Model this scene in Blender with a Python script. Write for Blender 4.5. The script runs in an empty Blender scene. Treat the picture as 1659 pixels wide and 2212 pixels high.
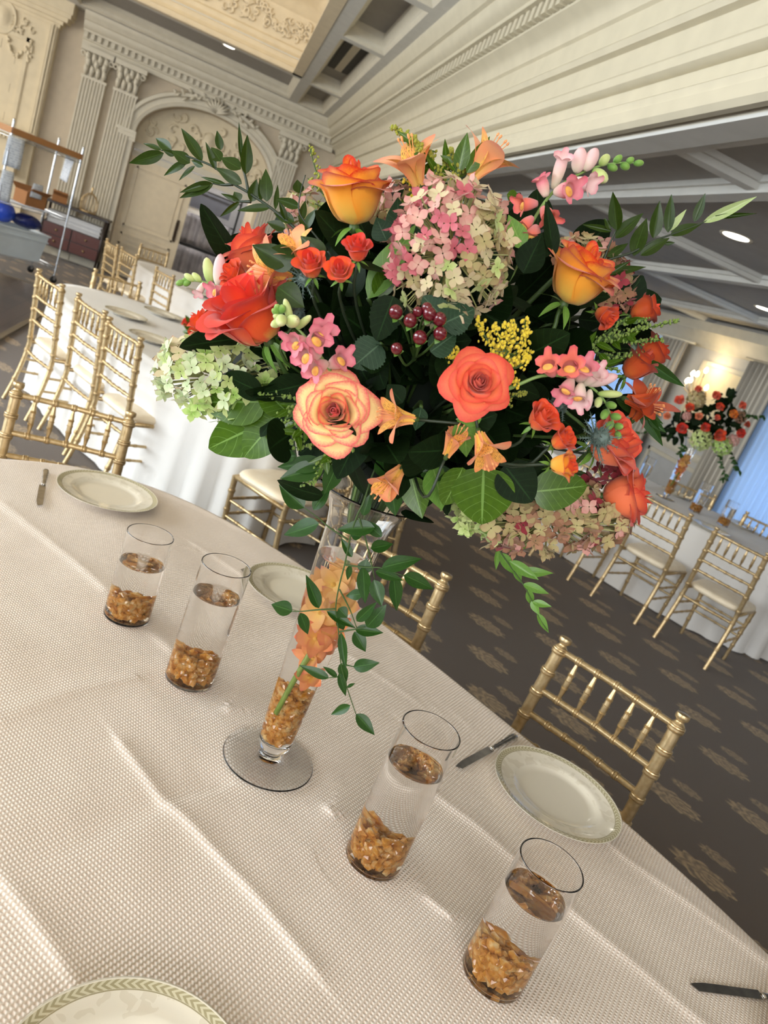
import bpy, bmesh, math, random
from mathutils import Vector, Matrix, Quaternion, noise as mnoise
random.seed(7)
R = math.radians
S = bpy.context.scene
COL = S.collection

# ------------------------------------------------------------------ camera
FPX, PITCH, ROLL, YAW, CAMH = 1610.0, 16.5, 21.5, 18.5, 1.66
IW, IH = 1659.0, 2212.0
def _cam_rot():
    p, r, y = R(PITCH), R(ROLL), R(YAW)
    fw = Vector((0, math.cos(p), -math.sin(p))); right = Vector((1, 0, 0)); up = right.cross(fw)
    m0 = Matrix((right, up, -fw)).transposed()
    rz = Matrix(((math.cos(r), -math.sin(r), 0), (math.sin(r), math.cos(r), 0), (0, 0, 1)))
    yw = Matrix(((math.cos(y), math.sin(y), 0), (-math.sin(y), math.cos(y), 0), (0, 0, 1)))
    return yw @ (m0 @ rz)
CR = _cam_rot()
CO = Vector((0, 0, CAMH))
cam = bpy.data.cameras.new('camera'); camo = bpy.data.objects.new('camera', cam); COL.objects.link(camo)
cam.sensor_fit = 'HORIZONTAL'; cam.sensor_width = 36.0; cam.lens = FPX / IW * 36.0
cam.clip_start = 0.05; cam.clip_end = 100
camo.matrix_world = Matrix.Translation(CO) @ CR.to_4x4()
S.camera = camo
cam.dof.use_dof = True; cam.dof.focus_distance = 1.15; cam.dof.aperture_fstop = 10.0

# ------------------------------------------------------------------ world, large lights, exposure
W = bpy.data.worlds.new('world'); S.world = W; W.use_nodes = True
W.node_tree.nodes['Background'].inputs[0].default_value = (1.0, 0.985, 0.96, 1)
W.node_tree.nodes['Background'].inputs[1].default_value = 0.74
def area(name, loc, target, sx, sy, power, color):
    l = bpy.data.lights.new(name, 'AREA'); l.shape = 'RECTANGLE'; l.size = sx; l.size_y = sy; l.energy = power; l.color = color
    o = bpy.data.objects.new(name, l); COL.objects.link(o); o.location = loc
    o.rotation_euler = (Vector(target) - Vector(loc)).to_track_quat('-Z', 'Y').to_euler(); o['kind'] = 'helper'
    return o
area('daylight_left_windows', (-5.6, 2.2, 1.7), (0.6, 1.6, 0.5), 7.0, 2.5, 455, (0.82, 0.92, 1.0))
area('far_hall_fill', (-7.0, 9.6, 2.1), (0.0, 11.0, 1.6), 6.0, 2.4, 200, (1.0, 0.94, 0.84))  # unseen warm fill added to brighten the far end of the hall
area('daylight_rear_windows', (-1.2, -4.2, 2.3), (0.8, 2.0, 1.0), 4.0, 2.0, 185, (0.95, 0.97, 1.0))
S.view_settings.view_transform = 'Standard'; S.view_settings.look = 'None'
S.view_settings.exposure = 0.31; S.view_settings.gamma = 1.0; S.view_settings.use_curve_mapping = False
S.cycles.max_bounces = 16; S.cycles.transmission_bounces = 16; S.cycles.glossy_bounces = 3; S.cycles.diffuse_bounces = 3
S.cycles.transparent_max_bounces = 12; S.cycles.caustics_refractive = True; S.cycles.blur_glossy = 1.0
S.cycles.sample_clamp_indirect = 30.0; S.cycles.use_adaptive_sampling = True; S.cycles.adaptive_threshold = 0.07; S.cycles.adaptive_min_samples = 8

# ------------------------------------------------------------------ pixel -> place helpers (the photograph is 1659 x 2212)
def ray(x, y): return CR @ Vector(((x - IW / 2) / FPX, -(y - IH / 2) / FPX, -1.0))
def at_z(x, y, z): d = ray(x, y); return CO + d * ((z - CO.z) / d.z)
def at_y(x, y, Y): d = ray(x, y); return CO + d * (Y / d.y)
def at_x(x, y, X): d = ray(x, y); return CO + d * (X / d.x)

# ------------------------------------------------------------------ object helpers
def tag(o, label, cat=None, group=None, kind=None):
    if label: o['label'] = label
    if cat: o['category'] = cat
    if group: o['group'] = group
    if kind: o['kind'] = kind
    return o
def empty(name, loc=(0, 0, 0), rot=None, label=None, cat=None, group=None):
    o = bpy.data.objects.new(name, None); COL.objects.link(o); o.empty_display_size = 0.05
    m = Matrix.Translation(Vector(loc))
    if rot is not None: m = m @ (Matrix.Rotation(rot, 4, 'Z') if isinstance(rot, (int, float)) else rot.to_4x4())
    o.matrix_world = m
    return tag(o, label, cat, group)
def mobj(name, me, mat=None, parent=None, m=None):
    o = bpy.data.objects.new(name, me); COL.objects.link(o)
    if mat is not None:
        if len(me.materials) == 0: me.materials.append(None)
        o.material_slots[0].link = 'OBJECT'; o.material_slots[0].material = mat
    if parent is not None: o.parent = parent
    if m is not None: o.matrix_basis = m if isinstance(m, Matrix) else Matrix.Translation(Vector(m))
    return o
def struct(name, me, mat, parent=None, m=None):
    o = mobj(name, me, mat, parent, m)
    if parent is None: o['kind'] = 'structure'
    return o
def dup(o, parent=None):
    c = o.copy(); COL.objects.link(c)
    if parent is not None: c.parent = parent
    for ch in o.children: dup(ch, c)
    return c

# ------------------------------------------------------------------ mesh helpers
class MB:
    def __init__(s): s.v = []; s.f = []; s.uv = None
    def box(s, x0, x1, y0, y1, z0, z1):
        b = len(s.v)
        s.v += [(x0, y0, z0), (x1, y0, z0), (x1, y1, z0), (x0, y1, z0), (x0, y0, z1), (x1, y0, z1), (x1, y1, z1), (x0, y1, z1)]
        s.f += [tuple(b + i for i in q) for q in ((3, 2, 1, 0), (4, 5, 6, 7), (0, 1, 5, 4), (1, 2, 6, 5), (2, 3, 7, 6), (3, 0, 4, 7))]
        return s
    def rings(s, rings, closed=True, cap0=False, cap1=False):
        """rings: list of lists of points with the same length"""
        b = len(s.v); n = len(rings[0])
        for r in rings: s.v += [tuple(p) for p in r]
        for i in range(len(rings) - 1):
            for j in range(n if closed else n - 1):
                k = (j + 1) % n
                s.f.append((b + i * n + j, b + i * n + k, b + (i + 1) * n + k, b + (i + 1) * n + j))
        if cap0: s.f.append(tuple(b + j for j in range(n - 1, -1, -1)))
        if cap1: s.f.append(tuple(b + (len(rings) - 1) * n + j for j in range(n)))
        return s
    def lathe(s, prof, n=24, cap0=False, cap1=False, c=(0, 0, 0)):
        return s.rings([[(c[0] + r * math.cos(2 * math.pi * j / n), c[1] + r * math.sin(2 * math.pi * j / n), c[2] + z) for j in range(n)] for r, z in prof], True, cap0, cap1)
    def tube(s, path, rad, n=8, caps=True):
        path = [Vector(p) for p in path]; rings = []
        if not hasattr(rad, '__len__'): rad = [rad] * len(path)
        d0 = (path[1] - path[0]).normalized(); a = d0.orthogonal().normalized()
        for i, p in enumerate(path):
            d = (path[min(i + 1, len(path) - 1)] - path[max(i - 1, 0)])
            if d.length < 1e-9: d = d0
            d.normalize(); a = (a - d * a.dot(d)).normalized(); bb = d.cross(a)
            rings.append([p + (a * math.cos(2 * math.pi * j / n) + bb * math.sin(2 * math.pi * j / n)) * rad[i] for j in range(n)])
        return s.rings(rings, True, caps, caps)
    def prism(s, poly, y0, y1):
        """poly of (x,z) extruded along y"""
        b = len(s.v); n = len(poly)
        s.v += [(x, y0, z) for x, z in poly] + [(x, y1, z) for x, z in poly]
        for j in range(n): k = (j + 1) % n; s.f.append((b + j, b + k, b + n + k, b + n + j))
        s.f.append(tuple(b + j for j in range(n - 1, -1, -1))); s.f.append(tuple(b + n + j for j in range(n)))
        return s
    def add(s, o, m=None):
        b = len(s.v); s.v += [tuple(m @ Vector(p)) for p in o.v] if m is not None else o.v
        s.f += [tuple(b + i for i in q) for q in o.f]; return s
    def mesh(s, name, smooth=False, angle=None):
        me = bpy.data.meshes.new(name); me.from_pydata([tuple(p) for p in s.v], [], s.f); me.validate(verbose=False)
        b = bmesh.new(); b.from_mesh(me); bmesh.ops.recalc_face_normals(b, faces=b.faces); b.to_mesh(me); b.free()
        if smooth or angle is not None:
            me.polygons.foreach_set('use_smooth', [True] * len(me.polygons))
            if angle is not None: me.set_sharp_from_angle(angle=R(angle))
        me.update(); return me
def spline(pts, n):
    """Catmull-Rom through pts, n samples per span"""
    P = [Vector(p) for p in pts]; out = []
    for i in range(len(P) - 1):
        a = P[i - 1] if i else P[0] * 2 - P[1]; b, c = P[i], P[i + 1]; d = P[i + 2] if i + 2 < len(P) else P[-1] * 2 - P[-2]
        for k in range(n):
            t = k / n; out.append(0.5 * ((2 * b) + (c - a) * t + (2 * a - 5 * b + 4 * c - d) * t * t + (3 * b - a - 3 * c + d) * t ** 3))
    out.append(P[-1]); return out
def grid_mesh(name, nu, nv, fn, smooth=True):
    """fn(u,v)->(x,y,z), u,v in 0..1; stores uv"""
    me = bpy.data.meshes.new(name)
    v = [tuple(fn(i / nu, j / nv)) for j in range(nv + 1) for i in range(nu + 1)]
    f = [(j * (nu + 1) + i, j * (nu + 1) + i + 1, (j + 1) * (nu + 1) + i + 1, (j + 1) * (nu + 1) + i) for j in range(nv) for i in range(nu)]
    me.from_pydata(v, [], f)
    uv = me.uv_layers.new(name='UVMap')
    dat = []
    for q in f:
        for k in q: dat += [(k % (nu + 1)) / nu, (k // (nu + 1)) / nv]
    uv.data.foreach_set('uv', dat)
    if smooth: me.polygons.foreach_set('use_smooth', [True] * len(me.polygons))
    me.update(); return me
def frame(y, z):
    """rotation whose local Y is y and local Z is as near z as can be"""
    y = Vector(y).normalized(); z = Vector(z); z = (z - y * z.dot(y))
    z = z.normalized() if z.length > 1e-6 else y.orthogonal().normalized()
    return Matrix((y.cross(z), y, z)).transposed()
def axis_frame(z, roll=0.0):
    q = Vector((0, 0, 1)).rotation_difference(Vector(z).normalized()).to_matrix()
    return q @ Matrix.Rotation(roll, 3, 'Z')

# ------------------------------------------------------------------ materials
def rgb(r, g, b):
    f = lambda c: ((c / 255 + 0.055) / 1.055) ** 2.4 if c > 10 else c / 255 / 12.92
    return (f(r), f(g), f(b), 1)
class NT:
    def __init__(s, name):
        s.m = bpy.data.materials.new(name); s.m.use_nodes = True; s.t = s.m.node_tree
        s.b = s.t.nodes['Principled BSDF']
    def n(s, ty, **kw):
        x = s.t.nodes.new('ShaderNode' + ty)
        for k, v in kw.items():
            if k in x.inputs.keys() if isinstance(k, str) and k[0].isupper() else False: x.inputs[k].default_value = v
            else: setattr(x, k, v)
        return x
    def set(s, x, i, v):
        if hasattr(v, 'is_linked') or hasattr(v, 'links'): s.t.links.new(v, x.inputs[i])
        else: x.inputs[i].default_value = v
    def math(s, op, a, b=0.0, c=None):
        x = s.n('Math', operation=op); s.set(x, 0, a); s.set(x, 1, b)
        if c is not None: s.set(x, 2, c)
        return x.outputs[0]
    def ramp(s, fac, stops, interp='LINEAR'):
        x = s.n('ValToRGB'); s.set(x, 0, fac); e = x.color_ramp.elements; x.color_ramp.interpolation = interp
        while len(e) < len(stops): e.new(0.5)
        for i, (p, c) in enumerate(stops): e[i].position = p; e[i].color = c
        return x.outputs[0]
    def mix(s, fac, a, b, blend='MIX'):
        x = s.n('Mix', data_type='RGBA', blend_type=blend); s.set(x, 0, fac); s.set(x, 6, a); s.set(x, 7, b); return x.outputs[2]
    def noise(s, scale, vec=None, detail=2.0, rough=0.5, dist=0.0):
        x = s.n('TexNoise'); x.inputs['Scale'].default_value = scale; x.inputs['Detail'].default_value = detail
        x.inputs['Roughness'].default_value = rough; x.inputs['Distortion'].default_value = dist
        if vec is not None: s.t.links.new(vec, x.inputs['Vector'])
        return x.outputs['Fac']
    def coord(s, which='Object'): return s.n('TexCoord').outputs[which]
    def mapping(s, vec, loc=(0, 0, 0), rot=(0, 0, 0), scale=(1, 1, 1)):
        x = s.n('Mapping'); s.t.links.new(vec, x.inputs[0]); x.inputs[1].default_value = loc; x.inputs[2].default_value = rot; x.inputs[3].default_value = scale; return x.outputs[0]
    def sep(s, vec): x = s.n('SeparateXYZ'); s.t.links.new(vec, x.inputs[0]); return x.outputs
    def bump(s, h, strength=0.3, dist=0.01):
        x = s.n('Bump'); s.set(x, 'Height', h); x.inputs['Strength'].default_value = strength; x.inputs['Distance'].default_value = dist
        s.t.links.new(x.outputs[0], s.b.inputs['Normal'])
    def base(s, c): s.set(s.b, 'Base Color', c); return s
    def p(s, **kw):
        for k, v in kw.items(): s.set(s.b, {'rough': 'Roughness', 'metal': 'Metallic', 'spec': 'Specular IOR Level', 'trans': 'Transmission Weight', 'ior': 'IOR', 'sub': 'Subsurface Weight', 'coat': 'Coat Weight', 'sheen': 'Sheen Weight', 'alpha': 'Alpha'}[k], v)
        return s
    def emit(s, c, st): s.set(s.b, 'Emission Color', c); s.b.inputs['Emission Strength'].default_value = st; return s
def plain(name, c, rough=0.5, **kw):
    """one colour with a faint mottling, so no surface is perfectly flat"""
    t = NT(name); nz = t.noise(9.0, t.coord('Object'), 1.0)
    d = tuple(min(1, x * 1.03) for x in c[:3]) + (1,); e = tuple(x * 0.96 for x in c[:3]) + (1,)
    t.base(t.ramp(nz, [(0.3, e), (0.7, d)])).p(rough=rough, **kw); return t.m
M = {}
M['plaster'] = plain('wall_plaster', rgb(198, 184, 162), 0.7)
M['trim'] = plain('cream_trim', rgb(210, 202, 182), 0.5)
M['trim_warm'] = plain('warm_cream_trim', rgb(222, 206, 176), 0.5)
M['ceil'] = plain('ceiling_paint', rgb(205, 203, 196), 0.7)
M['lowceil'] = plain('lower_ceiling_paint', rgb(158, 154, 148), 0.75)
M['stone'] = plain('mantel_stone', rgb(222, 208, 178), 0.7)
M['beam'] = plain('beam_paint', rgb(198, 189, 165), 0.5)  # trim colour darkened to hold back the strong light on the beam
M['black'] = plain('black_slot', rgb(16, 16, 16), 0.6)
t = NT('gold_paint'); nz = t.noise(60, t.coord('Object'), 2.0)
t.base(t.ramp(nz, [(0.35, rgb(184, 158, 114)), (0.65, rgb(204, 180, 138))])).p(metal=0.75, rough=0.34); M['gold'] = t.m
t = NT('ivory_cushion'); t.base(t.ramp(t.noise(14, t.coord('Object'), 3), [(0.3, rgb(226, 208, 178)), (0.7, rgb(236, 222, 196))])).p(rough=0.38); M['cushion'] = t.m
t = NT('clear_glass'); t.base((1, 1, 1, 1)).p(trans=1.0, rough=0.0, ior=1.45); M['glass'] = t.m
t = NT('clear_water'); t.base((1, 1, 1, 1)).p(trans=1.0, rough=0.0, ior=1.33); M['water'] = t.m
t = NT('silver_metal'); t.base(t.ramp(t.noise(40, t.coord('Object')), [(0.3, rgb(150, 146, 140)), (0.7, rgb(190, 186, 180))])).p(metal=1.0, rough=0.22); M['silver'] = t.m
t = NT('chrome_wire'); t.base(rgb(200, 205, 210)).p(metal=1.0, rough=0.2); M['chrome'] = t.m
# ================================================================== ROOM (long axis along Y, end wall at Y = 14.25)
YE, XB, ZC, ZL, XR = 14.25, 1.55, 3.66, 2.62, 6.5
# --- floor: patterned carpet
t = NT('patterned_carpet'); co = t.coord('Object')
mp = t.mapping(co, rot=(0, 0, R(57)), scale=(1, 1, 1)); sx, sy, _ = t.sep(mp)
def motif(cx, cy, px, py, rx, ry):
    row = t.math('FLOOR', t.math('DIVIDE', t.math('ADD', sy, cy), py))
    sh = t.math('MULTIPLY', t.math('MODULO', t.math('ABSOLUTE', row), 2.0), px * 0.5)
    fx = t.math('SUBTRACT', t.math('FLOORED_MODULO', t.math('ADD', t.math('ADD', sx, cx), sh), px), px / 2)
    fy = t.math('SUBTRACT', t.math('FLOORED_MODULO', t.math('ADD', sy, cy), py), py / 2)
    ang = t.math('ARCTAN2', t.math('DIVIDE', fy, ry), t.math('DIVIDE', fx, rx))
    d = t.math('SQRT', t.math('ADD', t.math('POWER', t.math('DIVIDE', fx, rx), 2.0), t.math('POWER', t.math('DIVIDE', fy, ry), 2.0)))
    lob = t.math('MULTIPLY', t.math('COSINE', t.math('MULTIPLY', ang, 11.0)), 0.10)
    edge = t.math('SUBTRACT', t.math('ADD', 0.92, lob), d)
    inner = t.math('MULTIPLY', t.math('SINE', t.math('MULTIPLY', t.math('ADD', d, t.math('MULTIPLY', t.math('ABSOLUTE', ang), 0.5)), 15.0)), 0.28)
    body = t.math('MULTIPLY', t.math('GREATER_THAN', edge, 0.0), t.math('ADD', 0.62, inner))
    return t.math('MAXIMUM', body, 0.0)
big = motif(0.0, 0.0, 0.56, 0.36, 0.145, 0.070)
small = motif(0.28, 0.18, 0.56, 0.36, 0.085, 0.040)
fz = t.noise(420, co, 2.0); fz2 = t.noise(2.2, co, 2.0)
mk = t.math('MULTIPLY', t.math('MAXIMUM', big, t.math('MULTIPLY', small, 0.75)), t.ramp(t.noise(48, co, 2.0), [(0.32, (.35, .35, .35, 1)), (0.55, (1, 1, 1, 1))]))
bg = t.mix(fz, rgb(52, 38, 24), rgb(92, 72, 50)); fg = t.mix(fz, rgb(142, 116, 80), rgb(196, 168, 124))
t.base(t.mix(mk, bg, fg)).p(rough=0.95, sheen=0.2); t.bump(fz, 0.5, 0.004); M['carpet'] = t.m
struct('floor', MB().box(-9, 9, -5, 17.5, -0.1, 0).mesh('floor'), M['carpet'])
# --- dance floor: dark parquet with a metal edge
t = NT('dark_parquet'); co = t.coord('Object'); br = t.n('TexBrick'); t.t.links.new(t.mapping(co, rot=(0, 0, R(90))), br.inputs[0])
br.inputs['Color1'].default_value = rgb(58, 48, 46); br.inputs['Color2'].default_value = rgb(76, 62, 56); br.inputs['Mortar'].default_value = rgb(34, 28, 28)
br.inputs['Scale'].default_value = 1.6; br.inputs['Mortar Size'].default_value = 0.006
t.base(br.outputs[0]).p(rough=0.3); M['parquet'] = t.m
df = tag(mobj('dance_floor', MB().box(-8.6, -1.5, -4.5, 10.3, 0.0005, 0.022).mesh('dance_floor'), M['parquet']), 'dark wooden dance floor laid on the carpet', 'dance floor')
e = MB(); e.box(-1.5, -1.45, -4.5, 10.35, 0.0005, 0.024); e.box(-8.6, -1.45, 10.3, 10.35, 0.0005, 0.024)
mobj('edge_strip', e.mesh('edge_strip'), plain('edge_metal', rgb(120, 108, 90), 0.5, metal=0.4), df)

# --- end wall with arched doorway (wall built round the opening)
AX, AR, AS = -0.53, 1.13, 2.32          # arch centre x, half width, spring height
AB = 0.72                                # rise of the flattened arch
def arch_z(x): q = max(0.0, 1 - ((x - AX) / AR) ** 2); return AS + AB * math.sqrt(q)
wl = MB(); wl.box(-8.5, AX - AR, YE, YE + 0.3, 0, 4.6); wl.box(AX + AR, XB + 1.0, YE, YE + 0.3, 0, 4.6)
N = 28; xs = [AX - AR + 2 * AR * (0.5 - 0.5 * math.cos(math.pi * i / N)) for i in range(N + 1)]
for i in range(N):
    a, b = xs[i], xs[i + 1]; za, zb = arch_z(a), arch_z(b); k = len(wl.v)
    wl.v += [(a, YE, za), (b, YE, zb), (b, YE, 4.6), (a, YE, 4.6), (a, YE + 0.3, za), (b, YE + 0.3, zb), (b, YE + 0.3, 4.6), (a, YE + 0.3, 4.6)]
    wl.f += [(k, k + 1, k + 2, k + 3), (k + 4, k + 7, k + 6, k + 5), (k, k + 4, k + 5, k + 1)]
struct('wall_end', wl.mesh('wall_end'), M['plaster'])
# arch casing: moulded band round the opening, plus imposts and jamb pilasters
def band(prof, path):
    """sweep (outset, depth) profile along an outline in the XZ plane; outset is along the outline's outward normal"""
    rings = []
    for i, (x, z, nx, nz) in enumerate(path): rings.append([(x + nx * o, d, z + nz * o) for o, d in prof])
    return MB().rings(list(map(list, zip(*rings)))[:] and rings, False)
ap = []
for i in range(41):
    a = math.pi * (1 - i / 40); c, s_ = math.cos(a), math.sin(a); nx, nz = c / AR, s_ / AB; l = math.hypot(nx, nz)
    ap.append((AX + AR * c, AS + AB * s_, nx / l, nz / l))
prof = [(0.0, YE + 0.02), (0.0, YE - 0.07), (0.05, YE - 0.085), (0.06, YE - 0.06), (0.13, YE - 0.06), (0.15, YE - 0.10), (0.20, YE - 0.10), (0.22, YE - 0.04), (0.22, YE + 0.02)]
ac = struct('trim_1', band(prof, ap).mesh('arch_casing', angle=40), M['trim'])
for sx_ in (-1, 1):
    x0 = AX + sx_ * AR; m = MB(); m.box(min(x0, x0 + sx_ * 0.20), max(x0, x0 + sx_ * 0.20), YE - 0.07, YE, 0, AS - 0.16); mobj('jamb', m.mesh('jamb'), M['trim'], ac)
    m = MB()
    for k, (w, d, z0, z1) in enumerate(((0.22, .09, AS - .16, AS - .11), (0.25, .12, AS - .11, AS - .05), (0.28, .15, AS - .05, AS))): m.box(min(x0 - sx_ * .03, x0 + sx_ * w), max(x0 - sx_ * .03, x0 + sx_ * w), YE - d, YE, z0, z1)
    mobj('impost', m.mesh('impost'), M['trim'], ac)
# keystone shell and the two leaf sprays beside it
m = MB()
for k in range(9):
    a = R(-70 + k * 17.5); d = Vector((math.sin(a), 0, math.cos(a))); m.tube([(AX, YE - .12, AS + AB + .02), Vector((AX, YE - .16, AS + AB + .02)) + d * .13, Vector((AX, YE - .12, AS + AB + .02)) + d * .23], [.012, .022, .01], 6)
mobj('shell', m.mesh('shell', True), M['trim'], ac)
for s_ in (-1, 1):
    m = MB()
    for k in range(9):
        x = AX + s_ * (.2 + k * .055); z = AS + AB + .16 - k * .012 + .03 * math.sin(k * 2.1)
        m.tube([(x, YE - .08, z), (x + s_ * .05, YE - .13, z + .05 * (-1) ** k), (x + s_ * .09, YE - .08, z + .07 * (-1) ** k)], [.012, .026, .006], 6)
    mobj('leaf_spray', m.mesh('leaf_spray', True), M['trim'], ac)
# tympanum (the carved lunette behind the arch), transom and the door leaf that is shut
def relief(mb, x0, x1, z0, z1, y, n, rnd, sz=0.05):
    for k in range(n):
        x, z = rnd.uniform(x0, x1), rnd.uniform(z0, z1); a = rnd.uniform(0, 6.28); p = []
        for q in range(9):
            th = a + q * 0.62; r = sz * (1 - q / 11); p.append((x + r * math.cos(th), y - .012, z + r * math.sin(th)))
        mb.tube(p, [.005 + sz * .26 * math.sin(math.pi * (q + 1) / 10) for q in range(9)], 5)
tb = MB(); k0 = 0; top = [(x, arch_z(x)) for x in xs]
tb.v = [(x, YE + .26, z) for x, z in top] + [(x, YE + .26, AS - .13) for x, z in top]
tb.f = [(i, i + 1, N + 2 + i, N + 1 + i) for i in range(N)]
rn = random.Random(3)
ty = struct('trim_2', tb.mesh('tympanum'), M['stone'])
rl = MB()
for k in range(46):
    a = rn.uniform(0.12, math.pi - .12); q = rn.uniform(.25, .92); relief(rl, AX + AR * q * math.cos(a) - .01, AX + AR * q * math.cos(a) + .01, AS - .03 + AB * q * math.sin(a) - .01, AS - .03 + AB * q * math.sin(a) + .01, YE + .26, 1, rn, .085)
mobj('carved_scrolls', rl.mesh('carved_scrolls', True), M['stone'], ty)
m = MB(); m.lathe([(0, .07), (.07, .05), (.11, .0)], 20); ov = mobj('oval_cartouche', m.mesh('oval_cartouche', True), M['stone'], ty, Matrix.Translation((AX, YE + .26, AS + .3)) @ Matrix.Rotation(R(90), 4, 'X') @ Matrix.Diagonal((1.1, 1.5, 1, 1)))
m = MB()
for k, (z, h, d) in enumerate(((AS - .13, .05, .03), (AS - .18, .05, .06), (AS - .25, .07, .02), (AS - .30, .05, .05))): m.box(AX - AR, AX + AR, YE + .24 - d, YE + .30, z - h, z)
mobj('transom', m.mesh('transom'), M['trim'], ty)
DT = AS - .35
def door_leaf(name, x0, w, rot):
    d = empty(name, (x0, YE + .22, 0.01), rot); d['kind'] = 'structure'
    pn = mobj('slab', MB().box(0, w, -.03, .03, 0, DT - .01).mesh('slab'), M['trim_warm'], d)
    for z0, z1 in ((0.12, 0.42), (0.52, 0.72), (0.84, DT - .14)):
        m = MB()
        for (a, b, c, e_) in ((.12, w - .12, z0, z0 + .03), (.12, w - .12, z1 - .03, z1), (.12, .15, z0, z1), (w - .15, w - .12, z0, z1)): m.box(a, b, -.05, -.03, c, e_)
        mobj('panel_moulding', m.mesh('panel_moulding'), M['trim_warm'], d)
        mobj('panel', MB().box(.20, w - .20, -.042, -.03, z0 + .08, z1 - .08).mesh('panel'), M['trim_warm'], d)
    return d
d1 = door_leaf('door_1', AX - AR + .01, AR - .05, 0.0)
hd = MB(); hd.box(AR - .2, AR - .12, -.045, -.03, .86, 1.24); hd.tube([(AR - .16, -.035, .9), (AR - .16, -.1, .95), (AR - .16, -.1, 1.15), (AR - .16, -.035, 1.2)], .014, 8)
mobj('pull_handle', hd.mesh('pull_handle', angle=40), plain('dark_bronze', rgb(58, 44, 32), 0.4, metal=0.7), d1)
d2 = door_leaf('door_2', AX + AR - .01, AR - .05, R(96)); d2.location = (AX + AR - .06, YE + .3, 0.01)
# --- pilasters: fluted shaft, capital, base (a group of two to the left of the arch, one to the right)
def pilaster(x, w=0.36):
    p = empty('fluted_pilaster', (x, YE, 0)); p['kind'] = 'structure'
    m = MB(); n = 7; fw = w / (2 * n + 1); poly = [(-w / 2, 0.0)]
    pts = [(-w / 2, 0), (-w / 2, -.11)]
    for k in range(n):
        a = -w / 2 + fw * (2 * k + 1); pts += [(a, -.11), (a + fw * .25, -.085), (a + fw * .75, -.085), (a + fw, -.11)]
    pts += [(w / 2, -.11), (w / 2, 0)]
    rr = [[(px, py, z) for px, py in pts] for z in (0.30, 2.78)]
    m.rings(rr, False); mobj('shaft', m.mesh('shaft'), M['trim'], p)
    m = MB(); m.box(-w / 2 - .06, w / 2 + .06, -.17, 0, 0, .16); m.box(-w / 2 - .04, w / 2 + .04, -.15, 0, .16, .24); m.box(-w / 2 - .02, w / 2 + .02, -.13, 0, .24, .30); mobj('base', m.mesh('base'), M['trim'], p)
    c = MB(); c.box(-w / 2 - .015, w / 2 + .015, -.125, 0, 2.78, 2.82)
    rr = []
    for k in range(7):
        q = k / 6; ww = w / 2 - .02 + .07 * q ** 2.2; dd = .10 + .08 * q ** 2.2; z = 2.82 + .33 * q; rr.append([(-ww, 0, z), (-ww, -dd, z), (ww, -dd, z), (ww, 0, z)])
    c.rings(rr, False); c.box(-w / 2 - .075, w / 2 + .075, -.21, 0, 3.15, 3.22)
    cp = mobj('capital', c.mesh('capital'), M['trim'], p)
    rn = random.Random(int(x * 100)); a = MB()
    for row, (z, nn, hh) in enumerate(((2.83, 4, .13), (2.92, 3, .15), (3.02, 4, .11))):
        for k in range(nn):
            lx = (k - (nn - 1) / 2) * (w * 1.02 / nn); y = -.115 - row * .018
            a.tube([(lx, y, z), (lx, y - .03, z + hh * .6), (lx, y - .065, z + hh), (lx, y - .07, z + hh * .8)], [.028, .042, .026, .012], 6)
    for s_ in (-1, 1):
        pp = [(s_ * (w / 2 + .03 + .035 * math.cos(th)), -.18, 3.10 + .035 * math.sin(th)) for th in [q * .7 for q in range(10)]]
        a.tube(pp, [.022 - .0012 * q for q in range(10)], 6)
    mobj('acanthus_leaves', a.mesh('acanthus_leaves', True), M['trim'], cp)
    return p
for x in (-2.42, -1.93, 0.78): pilaster(x)
# --- entablature along the end wall and crown, then the same along the beam
def sweep_profile(name, prof, path, mat, parent=None):
    """prof: (out, z); path: list of (x, y, nx, ny) with mitre-scaled normal"""
    rings = [[(x + nx * o, y + ny * o, z) for o, z in prof] for x, y, nx, ny in path]
    return mobj(name, MB().rings(rings, False).mesh(name, angle=35), mat, parent)
crown = [(0.0, 3.22), (.10, 3.22), (.10, 3.29), (.13, 3.30), (.13, 3.315), (.12, 3.315), (.12, 3.40), (.20, 3.40), (.20, 3.43), (.24, 3.45), (.27, 3.50), (.27, 3.535), (.30, 3.545), (.34, 3.60), (.36, 3.63), (.36, ZC + .02)]
ent = empty('trim_3', (0, YE, 3.22)); ent['kind'] = 'structure'
sweep_profile('cornice', [(o, z - 3.22) for o, z in crown], [(-2.70, 0, 0, -1), (XB, 0, -1, -1)], M['trim'], ent)
m = MB(); m.rings([[(-2.70, -o, z - 3.22) for o, z in crown], [(-2.70, 0, z - 3.22) for o, z in crown]], False); mobj('cornice_end', m.mesh('cornice_end'), M['trim'], ent)
dn = MB().box(-.027, .027, -.05, 0, 0, .08).mesh('dentil')
for k in range(40): mobj('dentil', dn, M['trim'], ent, (-2.66 + k * .1025, -.12, .10))
for x in (): mobj('joint_strip', MB().box(-.006, .006, -.365, -.2, .2, .43).mesh('joint_strip'), M['plaster'], ent, (x, 0, 0))
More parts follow.
